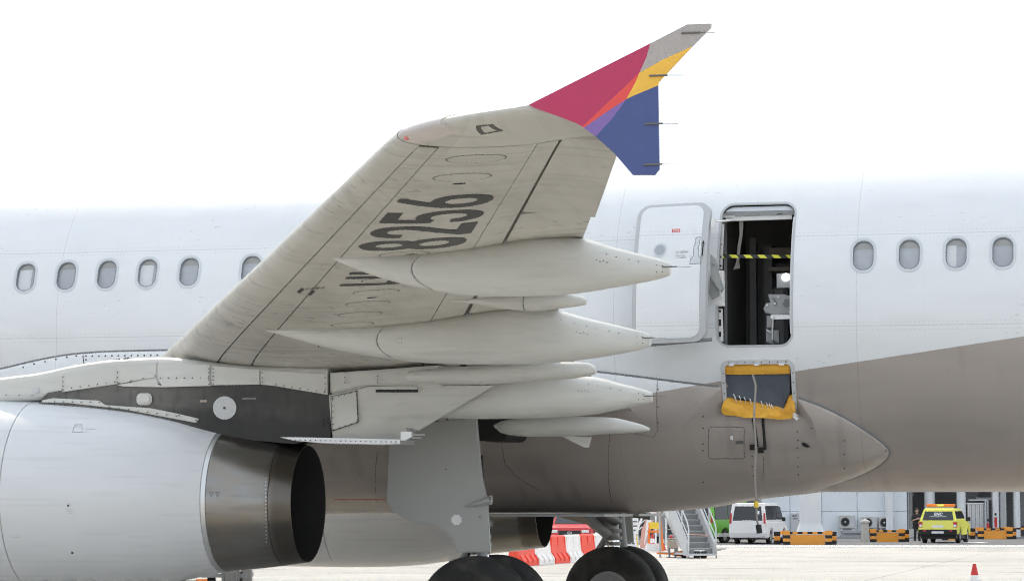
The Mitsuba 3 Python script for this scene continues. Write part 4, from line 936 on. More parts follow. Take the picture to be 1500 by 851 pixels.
    cone = loft([sring(U(u, 0, Yd)[0], Yd - 0.01, w, U(u, b, Yd)[2], U(u, t, Yd)[2], n=2.2, m=24) for u, t, b, w in ((682, 740.5, 742, .01), (692, 736, 742, .05), (704, 731, 742, .075), (716, 726, 739.5, .085), (720, 725, 738.5, .08))])
    add('door_blister', M(cone), 'm_gear_door', Gk, smooth=50)
    add('door_bolt', M(cat(*[bar(U(u, v, Yd - 0.1), U(u, v, Yd), 0.008, 8) for u, v in ((718.5, 728), (718.8, 731), (719, 735), (703, 756), (653, 687))])), 'm_rivet', Gk, kind='stuff')
    add('bay_door', M(box(-0.95, 1.0, -1.95, -0.2, 1.70, 1.73)), 'm_gear_grey', Gk)
    add('bay', M(prism(XZ([(696, 612), (745, 612), (742, 640), (736, 645), (700, 645)], -3.2), -3.2, -2.2)), 'm_black', Gk)
    if flip:
        add('hinged_fairing', prism(XZ([(908, 741), (941, 741), (944, 750), (951.5, 755), (951, 761.5), (940, 759), (925, 757.5), (916, 750)], 2.7), 2.7, 3.1, 0.03), 'm_steel_dark', Gk)
        add('inner_door', prism(XZ([(808, 751), (842, 744), (866, 768), (845, 764), (820, 757)], 3.3), 3.3, 3.34), 'm_tan', Gk)
make_gear(False); make_gear(True)

# ------------------------------------------------------------------ things on the airliner
tp = U(1057, 375.5, -1.58), U(1161, 376, -1.56)
tape = thing('barrier_tape', 'yellow and black striped tape stretched across the open doorway', 'tape')
def ribbon(p0, p1, h, sag, n=26):
    vs, fs = [], []
    for k in range(n):
        t = k / (n - 1); p = p0 * (1 - t) + p1 * t; s_ = -sag * 4 * t * (1 - t); tw = 0.25 * math.sin(5 * t)
        for o in (-0.5, 0.5): vs.append([p[0], p[1] + o * h * math.sin(tw), p[2] + s_ + o * h * math.cos(tw)])
    for k in range(n - 1): a = 2 * k; fs += [[a, a + 2, a + 3], [a, a + 3, a + 1]]
    m = trimesh.Trimesh(vs, fs, process=False); b = trimesh.Trimesh(np.array(vs) + [0, 0.002, 0], np.array(fs)[:, ::-1], process=False)
    return cat(m, b)
THINGS.discard(tape)
scene[tape] = mikit.ply(ribbon(tp[0], tp[1], 0.042, 0.0), 'm_tape', smooth=True)

sl = thing('torn_escape_slide', 'torn yellow and dark blue escape slide remnant hanging in the compartment below the open door', 'escape slide')
def cloth(pts_top, pts_bot, rows, yf, rip=0.02, seed=1):
    """a sheet between two polylines (x, z), with folds; yf(x, z, s, t) its depth"""
    n = 60; ta = np.linspace(0, 1, n)
    def line(p): p = np.array(p, float); d = np.r_[0, np.cumsum(np.hypot(*np.diff(p, axis=0).T))]; return np.stack([np.interp(ta * d[-1], d, p[:, k]) for k in (0, 1)], 1)
    a, b = line(pts_top), line(pts_bot); tt = np.linspace(0, 1, rows)
    g = a[:, None] * (1 - tt)[None, :, None] + b[:, None] * tt[None, :, None]
    x, z = g[..., 0], g[..., 1]; q_ = np.stack([x * 7, z * 5, 0 * x + seed], -1)
    y = yf(x, z, ta[:, None] + 0 * x, tt[None] + 0 * x) - rip * (meshkit.fbm(q_, 3, seed) - 0.5) * 2
    front = np.stack([x, y, z], -1); back = front + [0, 0.012, 0]
    i, j = np.meshgrid(np.arange(n - 1), np.arange(rows - 1), indexing='ij'); k = i * rows + j
    f = np.stack([k, k + 1, k + rows + 1, k + rows], -1).reshape(-1, 4); f = np.vstack([f[:, [0, 1, 2]], f[:, [0, 2, 3]]])
    N = n * rows; E_ = np.r_[np.arange(rows), np.arange(1, n) * rows + rows - 1, (n - 1) * rows + np.arange(rows - 2, -1, -1), np.arange(n - 2, 0, -1) * rows]
    E2 = np.roll(E_, -1); ed = np.stack([E_, E2, E2 + N, E_ + N], -1); ed = np.vstack([ed[:, [0, 1, 2]], ed[:, [0, 2, 3]]])
    m = trimesh.Trimesh(np.vstack([front.reshape(-1, 3), back.reshape(-1, 3)]), np.vstack([f, f[:, ::-1] + N, ed]), process=False)
    return m
def fz(pts, y): return XZ(pts, y)
dx = np.vectorize(lambda z: float(ysurf(z)))
add('upper_flap', cloth(fz([(1061, 531), (1157, 531)], -1.85), fz([(1060.5, 548), (1085, 548.5), (1110, 548), (1157, 547)], -1.85), 10, lambda x, z, s, t: dx(z) + 0.045 - 0.03 * np.sin(np.pi * t), 0.008), 'm_yellow_cloth', sl, smooth=True)
add('dark_panel', cloth(fz([(1062, 545), (1158, 545)], -1.7), fz([(1062, 582), (1085, 583), (1110, 589), (1128, 594), (1148, 598), (1150, 590), (1158, 575)], -1.7), 14, lambda x, z, s, t: dx(z) + 0.085 - 0.07 * t ** 2, 0.012, 4), 'm_slide_cloth', sl, smooth=True)
add('lower_flap', cloth(fz([(1060, 584), (1064, 578.5), (1070, 580), (1075, 585), (1090, 586.5), (1105, 588), (1120, 590.5), (1135, 593.5), (1147, 597), (1151, 587), (1154, 579), (1160, 577), (1163, 585)], -1.78), fz([(1056, 603), (1060, 607.5), (1075, 608.5), (1090, 611.5), (1108, 611.5), (1120, 612), (1140, 614), (1155, 613), (1165, 609)], -1.82), 16, lambda x, z, s, t: dx(z) + 0.03 - 0.17 * t - 0.04 * np.sin(np.pi * t) - 0.02 * np.sin(9 * s + 3 * t) * t, 0.05, 7), 'm_yellow_cloth', sl, smooth=True)
fr = []
rs = np.random.RandomState(3)
for k in range(16):
    u, v = 1161 + rs.rand() * 5, 604 + rs.rand() * 8; p = U(u, v, -1.83); fr.append(tube([p, p + [0.02 * rs.rand(), -0.01, -0.02], p + [0.02 + 0.03 * rs.rand(), -0.01, -0.035 * rs.rand() - 0.02]], 0.003, 4))
add('frayed_edge', cat(*fr), 'm_white_matt', sl, kind='stuff')
for u, v in ((1075.5, 580.5), (1077, 584), (1083.5, 583.5), (1090.5, 585), (1098.5, 587), (1115, 591), (1122.5, 593), (1126.5, 594), (1130, 596), (1144.5, 601)):
    p, q2 = U(u - 1, v - 4, -1.80), U(u + 0.8, v + 5, -1.80); f = lambda p_: [p_[0], float(ysurf(p_[2])) - 0.035, p_[2]]
    add('lacing', tube([f(p), f((p + q2) / 2) + np.array([0.008, -0.012, 0]), f(q2)], 0.0055, 5), 'm_white_matt', sl)
for (u0, v0, u1, v1) in ((1100.5, 612, 1104, 653), (1114.5, 612, 1115, 657)):
    p, q2 = U(u0, v0, -1.85), U(u1, v1, -1.87)
    p[1] = float(yfair(p[:1], p[2:])[0]) - 0.03; q2[1] = float(yfair(q2[:1], q2[2:])[0]) - 0.03
    add('black_strap', cat(tube([p, q2], 0.017, 6)), 'm_black', sl)
cord = thing('hanging_cord', 'long grey cord hanging from the escape slide compartment past the belly', 'cord')
cpts = [(1102.5, 549), (1103.5, 565), (1103.5, 580), (1104, 605), (1105, 620), (1107, 650), (1106.5, 675), (1106, 700), (1107.5, 730), (1108.5, 755), (1111, 768)]
cl = [U(1102.5, 549, -1.93)] + [U(u, v, -2.18) for u, v in cpts[1:]]
cl[1][1] = -2.0; cl[2][1] = -2.04; cl[3][1] = -2.14
from scipy.interpolate import make_interp_spline
sp = make_interp_spline(np.arange(len(cl)), np.array(cl), k=3)(np.linspace(0, len(cl) - 1, 60))
add('rope', tube(sp, 0.0125, 8), 'm_rope', cord, smooth=50)
e = sp[-1]
add('yellow_ferrule', bar(sp[-12], sp[-10], 0.028, 10), 'm_yellow', cord, label='yellow ring on the cord'); add('weight', bar(e + [0, 0, 0.0], e + [0.012, 0, -0.10], 0.034, 10), 'm_black', cord)

# ------------------------------------------------------------------ terminal building
DB = 168.0
Mb = np.eye(4); Mb[:3, 0], Mb[:3, 1] = R2[0], R2[1]; o = CAM + R2[1] * DB; Mb[:3, 3] = [o[0], o[1], 0]
SB = DB / FL
def bx_(u): return (u - 750) * SB
def bz_(v): return CAM[2] + (741.7 - v) * SB
term = thing('terminal_building', 'pale panelled terminal ground floor with round white columns and dark bays', 'building')
def bbox(u0, u1, v0, v1, y0, y1, bev=0.0): return box(bx_(u0), bx_(u1), y0, y1, bz_(v1), bz_(v0), bev)
add('back_wall', box(-60, 60, 9.0, 9.4, 0, 12), 'm_dark_inside', term, at=Mb)
add('roof_slab', box(-60, 60, -0.1, 12, 4.6, 5.6), 'm_column', term, at=Mb)
add('upper_wall', box(-60, 60, -0.2, 12, 5.6, 11), 'm_wall_panel', term, at=Mb)
add('bay_side', box(bx_(1329), bx_(1330), 0.1, 9, 0, 4.6), 'm_pale_grey', term, at=Mb)
add('left_bay_side', box(bx_(1112), bx_(1114), 0.1, 9, 0, 4.6), 'm_pale_grey', term, at=Mb)
add('wall_core', box(bx_(1114), bx_(1328), 0.03, 0.2, 0, 4.6), 'm_mid_grey', term, at=Mb)
vz = [787, 748.3, 716, 676]; cols_u = [1114, 1156, 1202.5, 1254, 1304.5, 1327]
for a_, b_ in zip(cols_u[:-1], cols_u[1:]):
    for t_, c_ in zip(vz[:-1], vz[1:]): add('wall_panel', bbox(a_ + 0.35, b_ - 0.35, c_ + 0.3, t_ - 0.3, -0.02, 0.05, 0.008), 'm_wall_panel', term, at=Mb)
def column(u, w, y, base=787, m='m_column', square=False):
    x = bx_(u); r = w / 2 * SB
    c = box(x - r, x + r, y - r, y + r, 0, 4.7, 0.02) if square else trimesh.creation.cylinder(r, 4.7, sections=40, transform=trimesh.transformations.translation_matrix([x, y, 2.35]))
    add('column', c, m, term, smooth=False if square else 40, at=Mb)
column(1299.5, 10.5, -0.4, square=True)
for u, w, y, sq in ((1363, 14, 1.0, False), (1374.5, 8, 3.0, True), (1408, 13, 0.5, False), (1460, 9, 1.0, True), (1477, 9, 2.4, True), (1490, 9.5, 0.6, False), (1346, 5, 4.0, True)): column(u, w, y, square=sq)
add('door_frame', cat(bbox(1343, 1350, 714, 787, 5.6, 5.8), bbox(1346, 1356, 722, 726, 5.5, 5.6)), 'm_pale_grey', term, at=Mb)
add('low_wall', bbox(1328, 1344, 774, 790, -0.1, 0.1), 'm_concrete', term, at=Mb)
add('ramp_step', cat(bbox(1230, 1264, 776, 780, -0.5, 0.0), bbox(1228, 1266, 783, 787, -1.2, 0.0)), 'm_grey', term, at=Mb)
add('bay_shelf', cat(bbox(1418, 1447, 710, 712.5, 1.0, 2.0), bbox(1440, 1482, 728, 732, 3.0, 3.3), bbox(1420, 1448, 731, 733, 0.8, 1.2)), 'm_pale_grey', term, at=Mb)
for b_ in ((1447, 1456, 735, 772, 4, 4.2), (1494, 1520, 715, 770, 3, 3.2), (1414, 1447, 712, 735, 4, 4.1)): add('bay_back_panel', bbox(*b_), 'm_mid_grey', term, at=Mb)
# big column out in front, with its skirt
bc = thing('round_column', 'thick round white column behind the orange guard rail', 'column')
Mc = site(1187, 791.5); rr = 0.57
prof = [(0, 0.85), (0.25, 0.80), (0.75, 0.66), (1.0, rr), (6.0, rr)]
cm = lathe_x([(z, r) for z, r in prof], 40); v_ = cm.vertices; cm = trimesh.Trimesh(np.stack([v_[:, 1], v_[:, 2], v_[:, 0]], -1), cm.faces, process=False)
THINGS.discard(bc); scene[bc] = mikit.ply(cm, 'm_column', smooth=40, to_world=T(Mc.tolist()))
# curtain of clear strips
cu = thing('strip_curtain', 'silvery hanging strip curtain in the bay right of the yellow pickup', 'curtain')
for k in range(9):
    u = 1418 + k * 3.0
    add('strip', box(bx_(u), bx_(u + 2.7), 0.7 + 0.06 * (k % 2), 0.74 + 0.06 * (k % 2), 0.25, bz_(738), 0.01), 'm_alu', cu, at=Mb)
add('rail', bbox(1416, 1447, 736, 738, 0.66, 0.86), 'm_alu', cu, at=Mb)
add('post', cat(bbox(1442.5, 1444.5, 733, 787, 0.4, 0.6), bbox(1446, 1447.5, 733, 787, 0.4, 0.6)), 'm_pale_grey', cu, at=Mb)
# air conditioners
for u0, u1, v0, lab in ((1227, 1249, 754.5, 'leftmost outdoor air conditioner with round fan on the wall'), (1260, 1281, 756.5, 'middle outdoor air conditioner behind the concrete post'), (1284, 1306, 756.5, 'rightmost outdoor air conditioner half behind a square white column')):
    ac = thing('air_conditioner', lab, 'air conditioner', 'air conditioners on the terminal wall')
    z0, z1 = bz_(773), bz_(v0); x0, x1 = bx_(u0), bx_(u1)
    add('case', box(x0, x1, -0.55, -0.15, z0, z1, 0.02), 'm_concrete', ac, at=Mb)
    add('side_grille', box(x0 + 0.58, x1 - 0.03, -0.556, -0.55, z0 + 0.08, z1 - 0.06), 'm_pale_grey', ac, at=Mb)
    cx_, cz_ = x0 + 0.32, (z0 + z1) / 2
    add('fan', prism(Point(cx_, cz_).buffer(0.25), -0.565, -0.55), 'm_black', ac, at=Mb)
    add('fan_ring', prism(Point(cx_, cz_).buffer(0.27).difference(Point(cx_, cz_).buffer(0.235)), -0.58, -0.55), 'm_mid_grey', ac, at=Mb)
    add('hub', prism(Point(cx_, cz_).buffer(0.055), -0.575, -0.55), 'm_pale_grey', ac, at=Mb)
    add('foot', cat(box(x0 + 0.08, x0 + 0.16, -0.5, -0.2, z0 - 0.12, z0), box(x1 - 0.16, x1 - 0.08, -0.5, -0.2, z0 - 0.12, z0), box(x0, x1, -0.52, -0.16, z0 - 0.16, z0 - 0.12)), 'm_pale_grey', ac, at=Mb)
gp = thing('concrete_gate_post', 'short pale concrete post with pyramid cap', 'post')
Mg = site(1267.5, 793.5)
add('shaft', box(-0.17, 0.17, -0.17, 0.17, 0, 1.0, 0.01), 'm_concrete', gp, at=Mg)
add('cap', tm(m3.Manifold.hull_points(np.array([[x, y, z] for x in (-.23, .23) for y in (-.23, .23) for z in (1.0, 1.08)] + [[0, 0, 1.22]]))), 'm_concrete', gp, at=Mg)
eb = thing('control_cabinet', 'grey electrical cabinet against the wall beside the thick column', 'cabinet')
add('case', bbox(1157, 1172, 751, 786, -0.6, -0.1, 0.02), 'm_pale_grey', eb, at=Mb)
add('button', cat(*[prism(Point(bx_(u), bz_(v)).buffer(0.05), -0.62, -0.6) for u, v in ((1159.5, 755), (1163, 755))]), 'm_black', eb, at=Mb)
add('label_plate', cat(bbox(1159, 1165, 758, 760, -0.61, -0.6), bbox(1166, 1168, 761, 762, -0.61, -0.6)), 'm_mid_grey', eb, at=Mb)
# guard rails in orange and black
def guard(u, v, w, label, wings=True, panel=True, h=0.62, depth=1.0):
    g_ = thing('guard_rail', label, 'guard rail'); Mg = site(u, v)
    n = max(4, int(w / 0.22))
    def blk(name, k, *b): add(name, box(*b), 'm_rail_orange' if k % 2 else 'm_black', g_, at=Mg)
    for k in range(n): x0 = -w / 2 + k * w / n; blk('beam_block', k, x0, x0 + w / n - 0.004, -0.05, 0.05, h - 0.1, h)
    for x in (-w / 2 - 0.06, w / 2 + 0.06):
        sx = 1 if x > 0 else -1
        for k in range(4): blk('post_block', k, x - 0.16, x + 0.16, -0.08, 0.08, k * h / 4, (k + 1) * h / 4 - 0.004 + (0.06 if k == 3 else 0))
        if wings:
            blk('side_beam', 1, x + sx * 0.1 - 0.1, x + sx * 0.1 + 0.1, 0.08, depth, h - 0.12, h + 0.04)
            for k in range(3): blk('rear_post_block', k, x + sx * 0.35 - 0.15, x + sx * 0.35 + 0.15, depth, depth + 0.12, k * h / 3, (k + 1) * h / 3 - 0.004)
    if panel: add('panel', box(-w / 2 + 0.12, w / 2 - 0.12, 0.0, 0.03, 0.0, h - 0.12), 'm_rail_orange', g_, at=Mg)
guard(1183, 797.5, 1.9, 'orange guard rail with black stripes round the thick column')
guard(1300, 793.5, 1.35, 'orange guard rail round the square column left of the person', depth=0.8)
guard(1398, 791, 0.9, 'small orange and black guard rail just right of the yellow pickup', wings=False)
guard(1458, 789.5, 1.5, 'orange guard rail right of the strip curtain', depth=0.7)
guard(1492, 788.5, 1.2, 'orange guard rail at the right edge by the last column', panel=False, depth=0.7)
for u, v, lab, m_ in ((1459.5, 786, 'red fire extinguisher left of a white column', None), (1467.5, 780, 'red fire extinguisher between two white columns', None)):
    fe = thing('fire_extinguisher', lab, 'fire extinguisher', 'fire extinguishers in the bay'); Mf = site(u - 8 if u < 1462 else u, 787.5); Mf[:3, 3] += R2[1] * (1.0 if u < 1462 else 2.0)
    add('cylinder', cat(trimesh.creation.cylinder(0.085, 0.6, sections=16, transform=trimesh.transformations.translation_matrix([0, 0, 0.55 if u < 1462 else 0.9])), ), 'm_red', fe, at=Mf, smooth=40)
    add('valve', box(-0.05, 0.05, -0.05, 0.05, 0.95 if u < 1462 else 1.3, 1.1 if u < 1462 else 1.45), 'm_black', fe, at=Mf)
# ground markings and the asphalt lane
Ma = np.eye(4); Ma[:3, 0], Ma[:3, 1] = R2[0], R2[1]; Ma[:3, 3] = [CAM[0], CAM[1], 0]
dlane = lambda v: CAM[2] * FL / (v - 741.7)
def sheet(x0, x1, y0, y1, z): return trimesh.Trimesh([[x0, y0, z], [x1, y0, z], [x1, y1, z], [x0, y1, z]], [[0, 1, 2], [0, 2, 3]], process=False)
add('asphalt_lane', sheet(-90, 90, dlane(801), 170, 0.006), 'm_asphalt', kind='structure', at=Ma)
add('painted_line', sheet(-90, 90, dlane(800.6), dlane(798.4), 0.011), 'm_line_white', kind='structure', at=Ma)
add('painted_arrow', cat(sheet(22.0, 24.2, dlane(794.2), dlane(793.2), 0.012)), 'm_line_white', kind='structure', at=Ma)

# ------------------------------------------------------------------ vehicles
def glassbox(pts, y0, y1): return prism(pts, y0, y1)
def vehicle(name, label, M, L_, W_, H_, paint, kind, cat_name):
    """built with its tail at y = 0, length along y, left to right along x"""
    v = thing(name, label, cat_name); hw = W_ / 2
    if kind == 'van':   low = [(0.06, 0.30), (0.0, 0.55), (0.02, 1.08), (L_ - 0.75, 1.08), (L_ - 0.1, 0.82), (L_, 0.55), (L_ - 0.05, 0.28)]; cab = [(0.03, 1.06), (0.10, 1.55), (0.22, H_ - 0.04), (0.5, H_), (L_ * 0.62, H_), (L_ * 0.74, H_ - 0.12), (L_ - 0.85, 1.08)]
    elif kind == 'pickup': low = [(0.05, 0.45), (0.0, 0.62), (0.02, 1.12), (L_ - 1.55, 1.12), (L_ - 0.2, 1.02), (L_, 0.7), (L_ - 0.03, 0.38)]; cab = [(0.08, 1.10), (0.42, H_ - 0.05), (0.8, H_), (L_ * 0.55, H_), (L_ * 0.62, H_ - 0.06), (L_ - 1.5, 1.12)]
    else: low = [(0.05, 0.3), (0.0, 0.6), (0.03, 0.98), (L_ - 1.2, 0.98), (L_ - 0.15, 0.85), (L_, 0.55), (L_ - 0.03, 0.25)]; cab = [(0.1, 0.96), (0.55, H_ - 0.05), (0.95, H_), (L_ * 0.52, H_), (L_ - 1.35, 0.98)]
    arches = [0.18 * L_ + (0.35 if kind != 'car' else 0.2), L_ - 0.17 * L_]; wr = 0.36 if kind == 'pickup' else 0.335
    lowp = Polygon(low)
    for a_ in arches: lowp = lowp.difference(Point(a_, wr).buffer(wr + 0.07))
    def side(poly, x0, x1, taper=0.0, zb=1.06, zt=2.0, bev=0.0):
        f = lambda a, b, h: (h * (1 - taper * np.clip((b - zb) / (zt - zb), 0, 1)), a, b)
        if bev: return cat(plate(poly, x0 + bev, x1 - bev, f, 0.4), plate(poly.buffer(-bev), x0, x1, f, 0.4))
        return plate(poly, x0, x1, f, 0.4)
    add('body', side(lowp, -hw, hw, bev=0.05), paint, v, at=M)
    add('underbody', box(-hw + 0.1, hw - 0.1, 0.2, L_ - 0.2, 0.22, 0.6), 'm_black', v, at=M)
    tap = 0.22 if kind != 'van' else 0.11
    add('cabin', side(Polygon(cab), -hw + 0.03, hw - 0.03, tap, 1.06, H_, 0.03), paint, v, at=M)
    cp = Polygon(cab)
    gl = cp.buffer(-0.12); zt = H_ - 0.14; zb = (1.12 if kind != 'car' else 1.02)
    for nm, a0, a1 in (('rear_side_window', 0.3, L_ * 0.30), ('middle_window', L_ * 0.315, L_ * 0.50), ('front_window', L_ * 0.515, L_ * 0.78)):
        w_ = gl.intersection(shapely.box(a0, zb, a1, zt))
        if w_.is_empty or w_.geom_type != 'Polygon': continue
        for sgn in (-1, 1):
            f = lambda a, b, h, sgn=sgn: (sgn * ((hw - 0.03) * (1 - tap * np.clip((b - 1.06) / (H_ - 1.06), 0, 1)) + h), a, b)
            add('side_window', plate(w_, -0.02, 0.03, f, 0.4), 'm_glass_van', v, at=M)
    def back(pts, d0, d1, m, nm):
        """on the sloping tail: polygon in (x, z)"""
        c_ = np.array(sorted(cab[:4], key=lambda q: q[1])); l_ = np.array([(0.05, 0.3), (0.0, 0.6), (0.02, 1.06)])
        allp = np.vstack([l_, c_[c_[:, 1] > 1.06]])
        f = lambda a, b, h: (a, np.interp(b, allp[:, 1], allp[:, 0]) - h, b)
        add(nm, plate(pts, d0, d1, f, 0.3), m, v, at=M)
    zw0 = 1.14 if kind != 'car' else 1.02
    back([(-hw * 0.80, zw0), (hw * 0.80, zw0), (hw * 0.70, H_ - 0.16), (-hw * 0.70, H_ - 0.16)], -0.02, 0.012, 'm_glass_van', 'rear_window')
    back(shapely.box(-0.27, 0.78 if kind != 'car' else 0.6, 0.27, 0.90 if kind != 'car' else 0.72), 0.0, 0.014, 'm_white', 'number_plate')
    for sgn in (-1, 1):
        if kind == 'van': back([(sgn * hw * 0.86, 1.0), (sgn * hw * 0.98, 1.0), (sgn * hw * 0.93, 1.5), (sgn * hw * 0.84, 1.5)], 0.0, 0.02, 'm_light_red', 'tail_light')
        else: back([(sgn * hw * 0.80, 0.78), (sgn * hw * 0.99, 0.80), (sgn * hw * 0.98, 1.06), (sgn * hw * 0.78, 1.06)], 0.0, 0.025, 'm_light_red', 'tail_light')
    back(shapely.box(-hw * 0.97, 0.34 if kind != 'pickup' else 0.42, hw * 0.97, 0.56 if kind != 'pickup' else 0.68), 0.0, 0.05, paint if kind == 'van' else 'm_black', 'rear_bumper')
    ws = box(-hw * 0.74, hw * 0.74, 0, 0.01, 0, 1)
    # windscreen and grille at the nose
    p_top, p_bot = np.array(cab[-2]), np.array(cab[-1]); n_ = np.array([p_top[1] - p_bot[1], p_bot[0] - p_top[0]]); n_ = n_ / np.linalg.norm(n_)
    wv = [[sx * hw * k_, p_[0] + n_[0] * d_, p_[1] + n_[1] * d_] for d_ in (-0.02, 0.012) for p_, k_ in ((p_bot * 0.92 + p_top * 0.08, 0.84), (p_top * 0.92 + p_bot * 0.08, 0.72)) for sx in (-1, 1)]
    add('windscreen', tm(m3.Manifold.hull_points(np.array(wv))), 'm_glass_dark', v, at=M)
    add('grille', box(-hw * 0.55, hw * 0.55, L_ - 0.06, L_ + 0.012, 0.5, 0.72), 'm_black', v, at=M)
    for sgn in (-1, 1):
        add('headlight', box(sgn * hw * 0.78 - 0.17, sgn * hw * 0.78 + 0.17, L_ - 0.12, L_ + 0.006, 0.62, 0.76, 0.02), 'm_alu', v, at=M)
        add('mirror', box(sgn * (hw + 0.11) - 0.09, sgn * (hw + 0.11) + 0.09, L_ * 0.70, L_ * 0.70 + 0.1, 1.1, 1.3, 0.03), 'm_black', v, at=M)
        for a_ in arches:
            wk = lathe_x([(-0.11, 0.2), (-0.115, wr - 0.06), (-0.09, wr), (0.09, wr), (0.115, wr - 0.06), (0.11, 0.2)], 32); wk.apply_translation([sgn * (hw - 0.14), a_, wr])
            w_ = add('wheel', wk, 'm_tyre', v, at=M, smooth=40)
            rm = lathe_x([(-0.1, 0.001), (-0.1, 0.205), (0.1, 0.205), (0.1, 0.001)], 24); rm.apply_translation([sgn * (hw - 0.14), a_, wr]); add('rim', rm, 'm_alu', w_, at=M)
    return v, back
wv, wb = vehicle('white_van', 'white passenger van seen from behind on the apron', site(1095, 796.5, -0.30), 5.2, 1.86, 2.0, 'm_van_white', 'van', 'van')
wb(shapely.box(-0.25, 1.13, 0.25, 1.16), 0.012, 0.02, 'm_white', 'rear_lettering'); wb(shapely.box(0.42, 1.45, 0.58, 1.62), 0.012, 0.03, 'm_white', 'rear_sticker')
gv, gb = vehicle('green_van', 'bright green and white van behind the steel boarding stairs', site(1021, 795.0, -0.62), 4.9, 1.86, 2.15, 'm_green', 'van', 'van')
add('white_lower_panel', box(-0.95, 0.95, 0.4, 4.4, 0.32, 0.5), 'm_van_white', gv, at=site(1021, 795.0, -0.62))
Mp = site(1374, 795.2, -0.29)
pk, pb = vehicle('yellow_pickup', 'lime yellow pickup truck with orange light bar parked under the terminal', Mp, 5.0, 1.95, 1.74, 'm_lime_yellow', 'pickup', 'pickup truck')
lb = add('light_bar', box(-0.72, 0.72, 1.0, 1.3, 1.82, 1.96, 0.03), 'm_orange', pk, at=Mp, label='orange light bar on the pickup roof'); add('light_bar_centre', box(-0.18, 0.18, 0.985, 1.31, 1.84, 1.95), 'm_lime_yellow', pk, at=Mp); add('roof_rack', box(-0.66, 0.66, 1.05, 1.25, 1.72, 1.83), 'm_grey', pk, at=Mp)
tl = meshkit.text_mesh('BNC', 0.15, 0.01, True); b_ = tl.bounds; tl.apply_translation(-(b_[0] + b_[1]) / 2); vv = tl.vertices.copy(); zz = 1.45 + vv[:, 1]
tl.vertices = np.stack([vv[:, 0], np.interp(zz, [1.10, 1.69], [0.08, 0.42]) - 0.02 - vv[:, 2] - 0.005, zz], -1)
if tl.volume < 0: tl.faces = tl.faces[:, ::-1]
add('rear_lettering', tl, 'm_white', pk, at=Mp)
pb(shapely.box(-0.42, 1.31, 0.42, 1.33), 0.012, 0.02, 'm_white', 'rear_stripe'); pb(shapely.box(-0.3, 0.48, 0.3, 0.6), 0.05, 0.07, 'm_white', 'lower_plate')
for sgn in (-1, 1): pb([(sgn * 0.8, 0.80), (sgn * 0.93, 0.82), (sgn * 0.92, 0.93), (sgn * 0.79, 0.93)], 0.025, 0.032, 'm_white', 'reversing_light'); pb(shapely.box(*sorted((sgn * 0.58, sgn * 0.72))[:1], 0.58, sorted((sgn * 0.58, sgn * 0.72))[1], 0.66), 0.05, 0.06, 'm_light_red', 'reflector')
Mr = site(846, 800, math.pi - 0.08); Mr[:3, 3] += R2[1] * 4.6
rc, rb = vehicle('red_car', 'red car facing the camera behind the red and white barriers', Mr, 4.6, 1.84, 1.6, 'm_car_red', 'car', 'car')
emb = prism(shapely.affinity.scale(Point(0, 0).buffer(1), 0.11, 0.055).difference(shapely.affinity.scale(Point(0, 0).buffer(1), 0.085, 0.035)), 0, 0.02); emb.apply_translation([0, 4.615, 0.63]); add('front_emblem', emb, 'm_alu', rc, at=Mr)

# ------------------------------------------------------------------ barriers, cones, stairs
ORD = ['first', 'second', 'third', 'fourth', 'fifth', 'sixth']
NB = {True: 0, False: 0}
def seg_barrier(u0, v0, u1, v1, n, first):
    p0, p1 = G(u0, v0), G(u1, v1); d = (p1 - p0) / n; L_ = np.linalg.norm(d); ang_ = math.atan2(d[1], d[0])
    for k in range(n):
        Mz = np.eye(4); c, s = math.cos(ang_), math.sin(ang_); Mz[:3, 0] = [c, s, 0]; Mz[:3, 1] = [-s, c, 0]; Mz[:3, 3] = p0 + d * k
        red_ = (k + first) % 2 == 0
        name = 'red_barrier' if red_ else 'white_barrier'
        b = thing(name, ORD[NB[red_]] + (' red' if red_ else ' white') + ' plastic barrier block from the left in the row behind the wheels', 'barrier', 'alternating red and white barrier blocks'); NB[red_] += 1
        m_ = 'm_barrier_red' if red_ else 'm_barrier_white'
        w = L_ - 0.02
        prof = Polygon([(-0.28, 0.0), (0.28, 0.0), (0.28, 0.16), (0.16, 0.34), (0.10, 0.86), (0.07, 0.9), (-0.07, 0.9), (-0.10, 0.86), (-0.16, 0.34), (-0.28, 0.16)])
        add('block', plate(prof, 0.01, w, lambda a, bb, h: (h, a, bb)), m_, b, at=Mz)
        for rb in ([plate(Polygon([(-0.30, 0.05), (-0.285, 0.16), (-0.165, 0.34), (-0.20, 0.34), (-0.31, 0.18)]), x, x + 0.06, lambda a, bb, h: (h, a, bb)) for x in np.linspace(0.08, w - 0.14, 4)] + [box(x, x + 0.05, -0.15, -0.09, 0.42, 0.84, 0.01) for x in np.linspace(0.10, w - 0.15, 3)]): add('rib', rb, m_, b, at=Mz)
        add('foot', box(0.04, w - 0.04, -0.30, -0.1, 0.0, 0.07), m_, b, at=Mz)
seg_barrier(752, 829, 886, 818.8, 6, 0)
seg_barrier(876, 814, 900, 812, 2, 1)
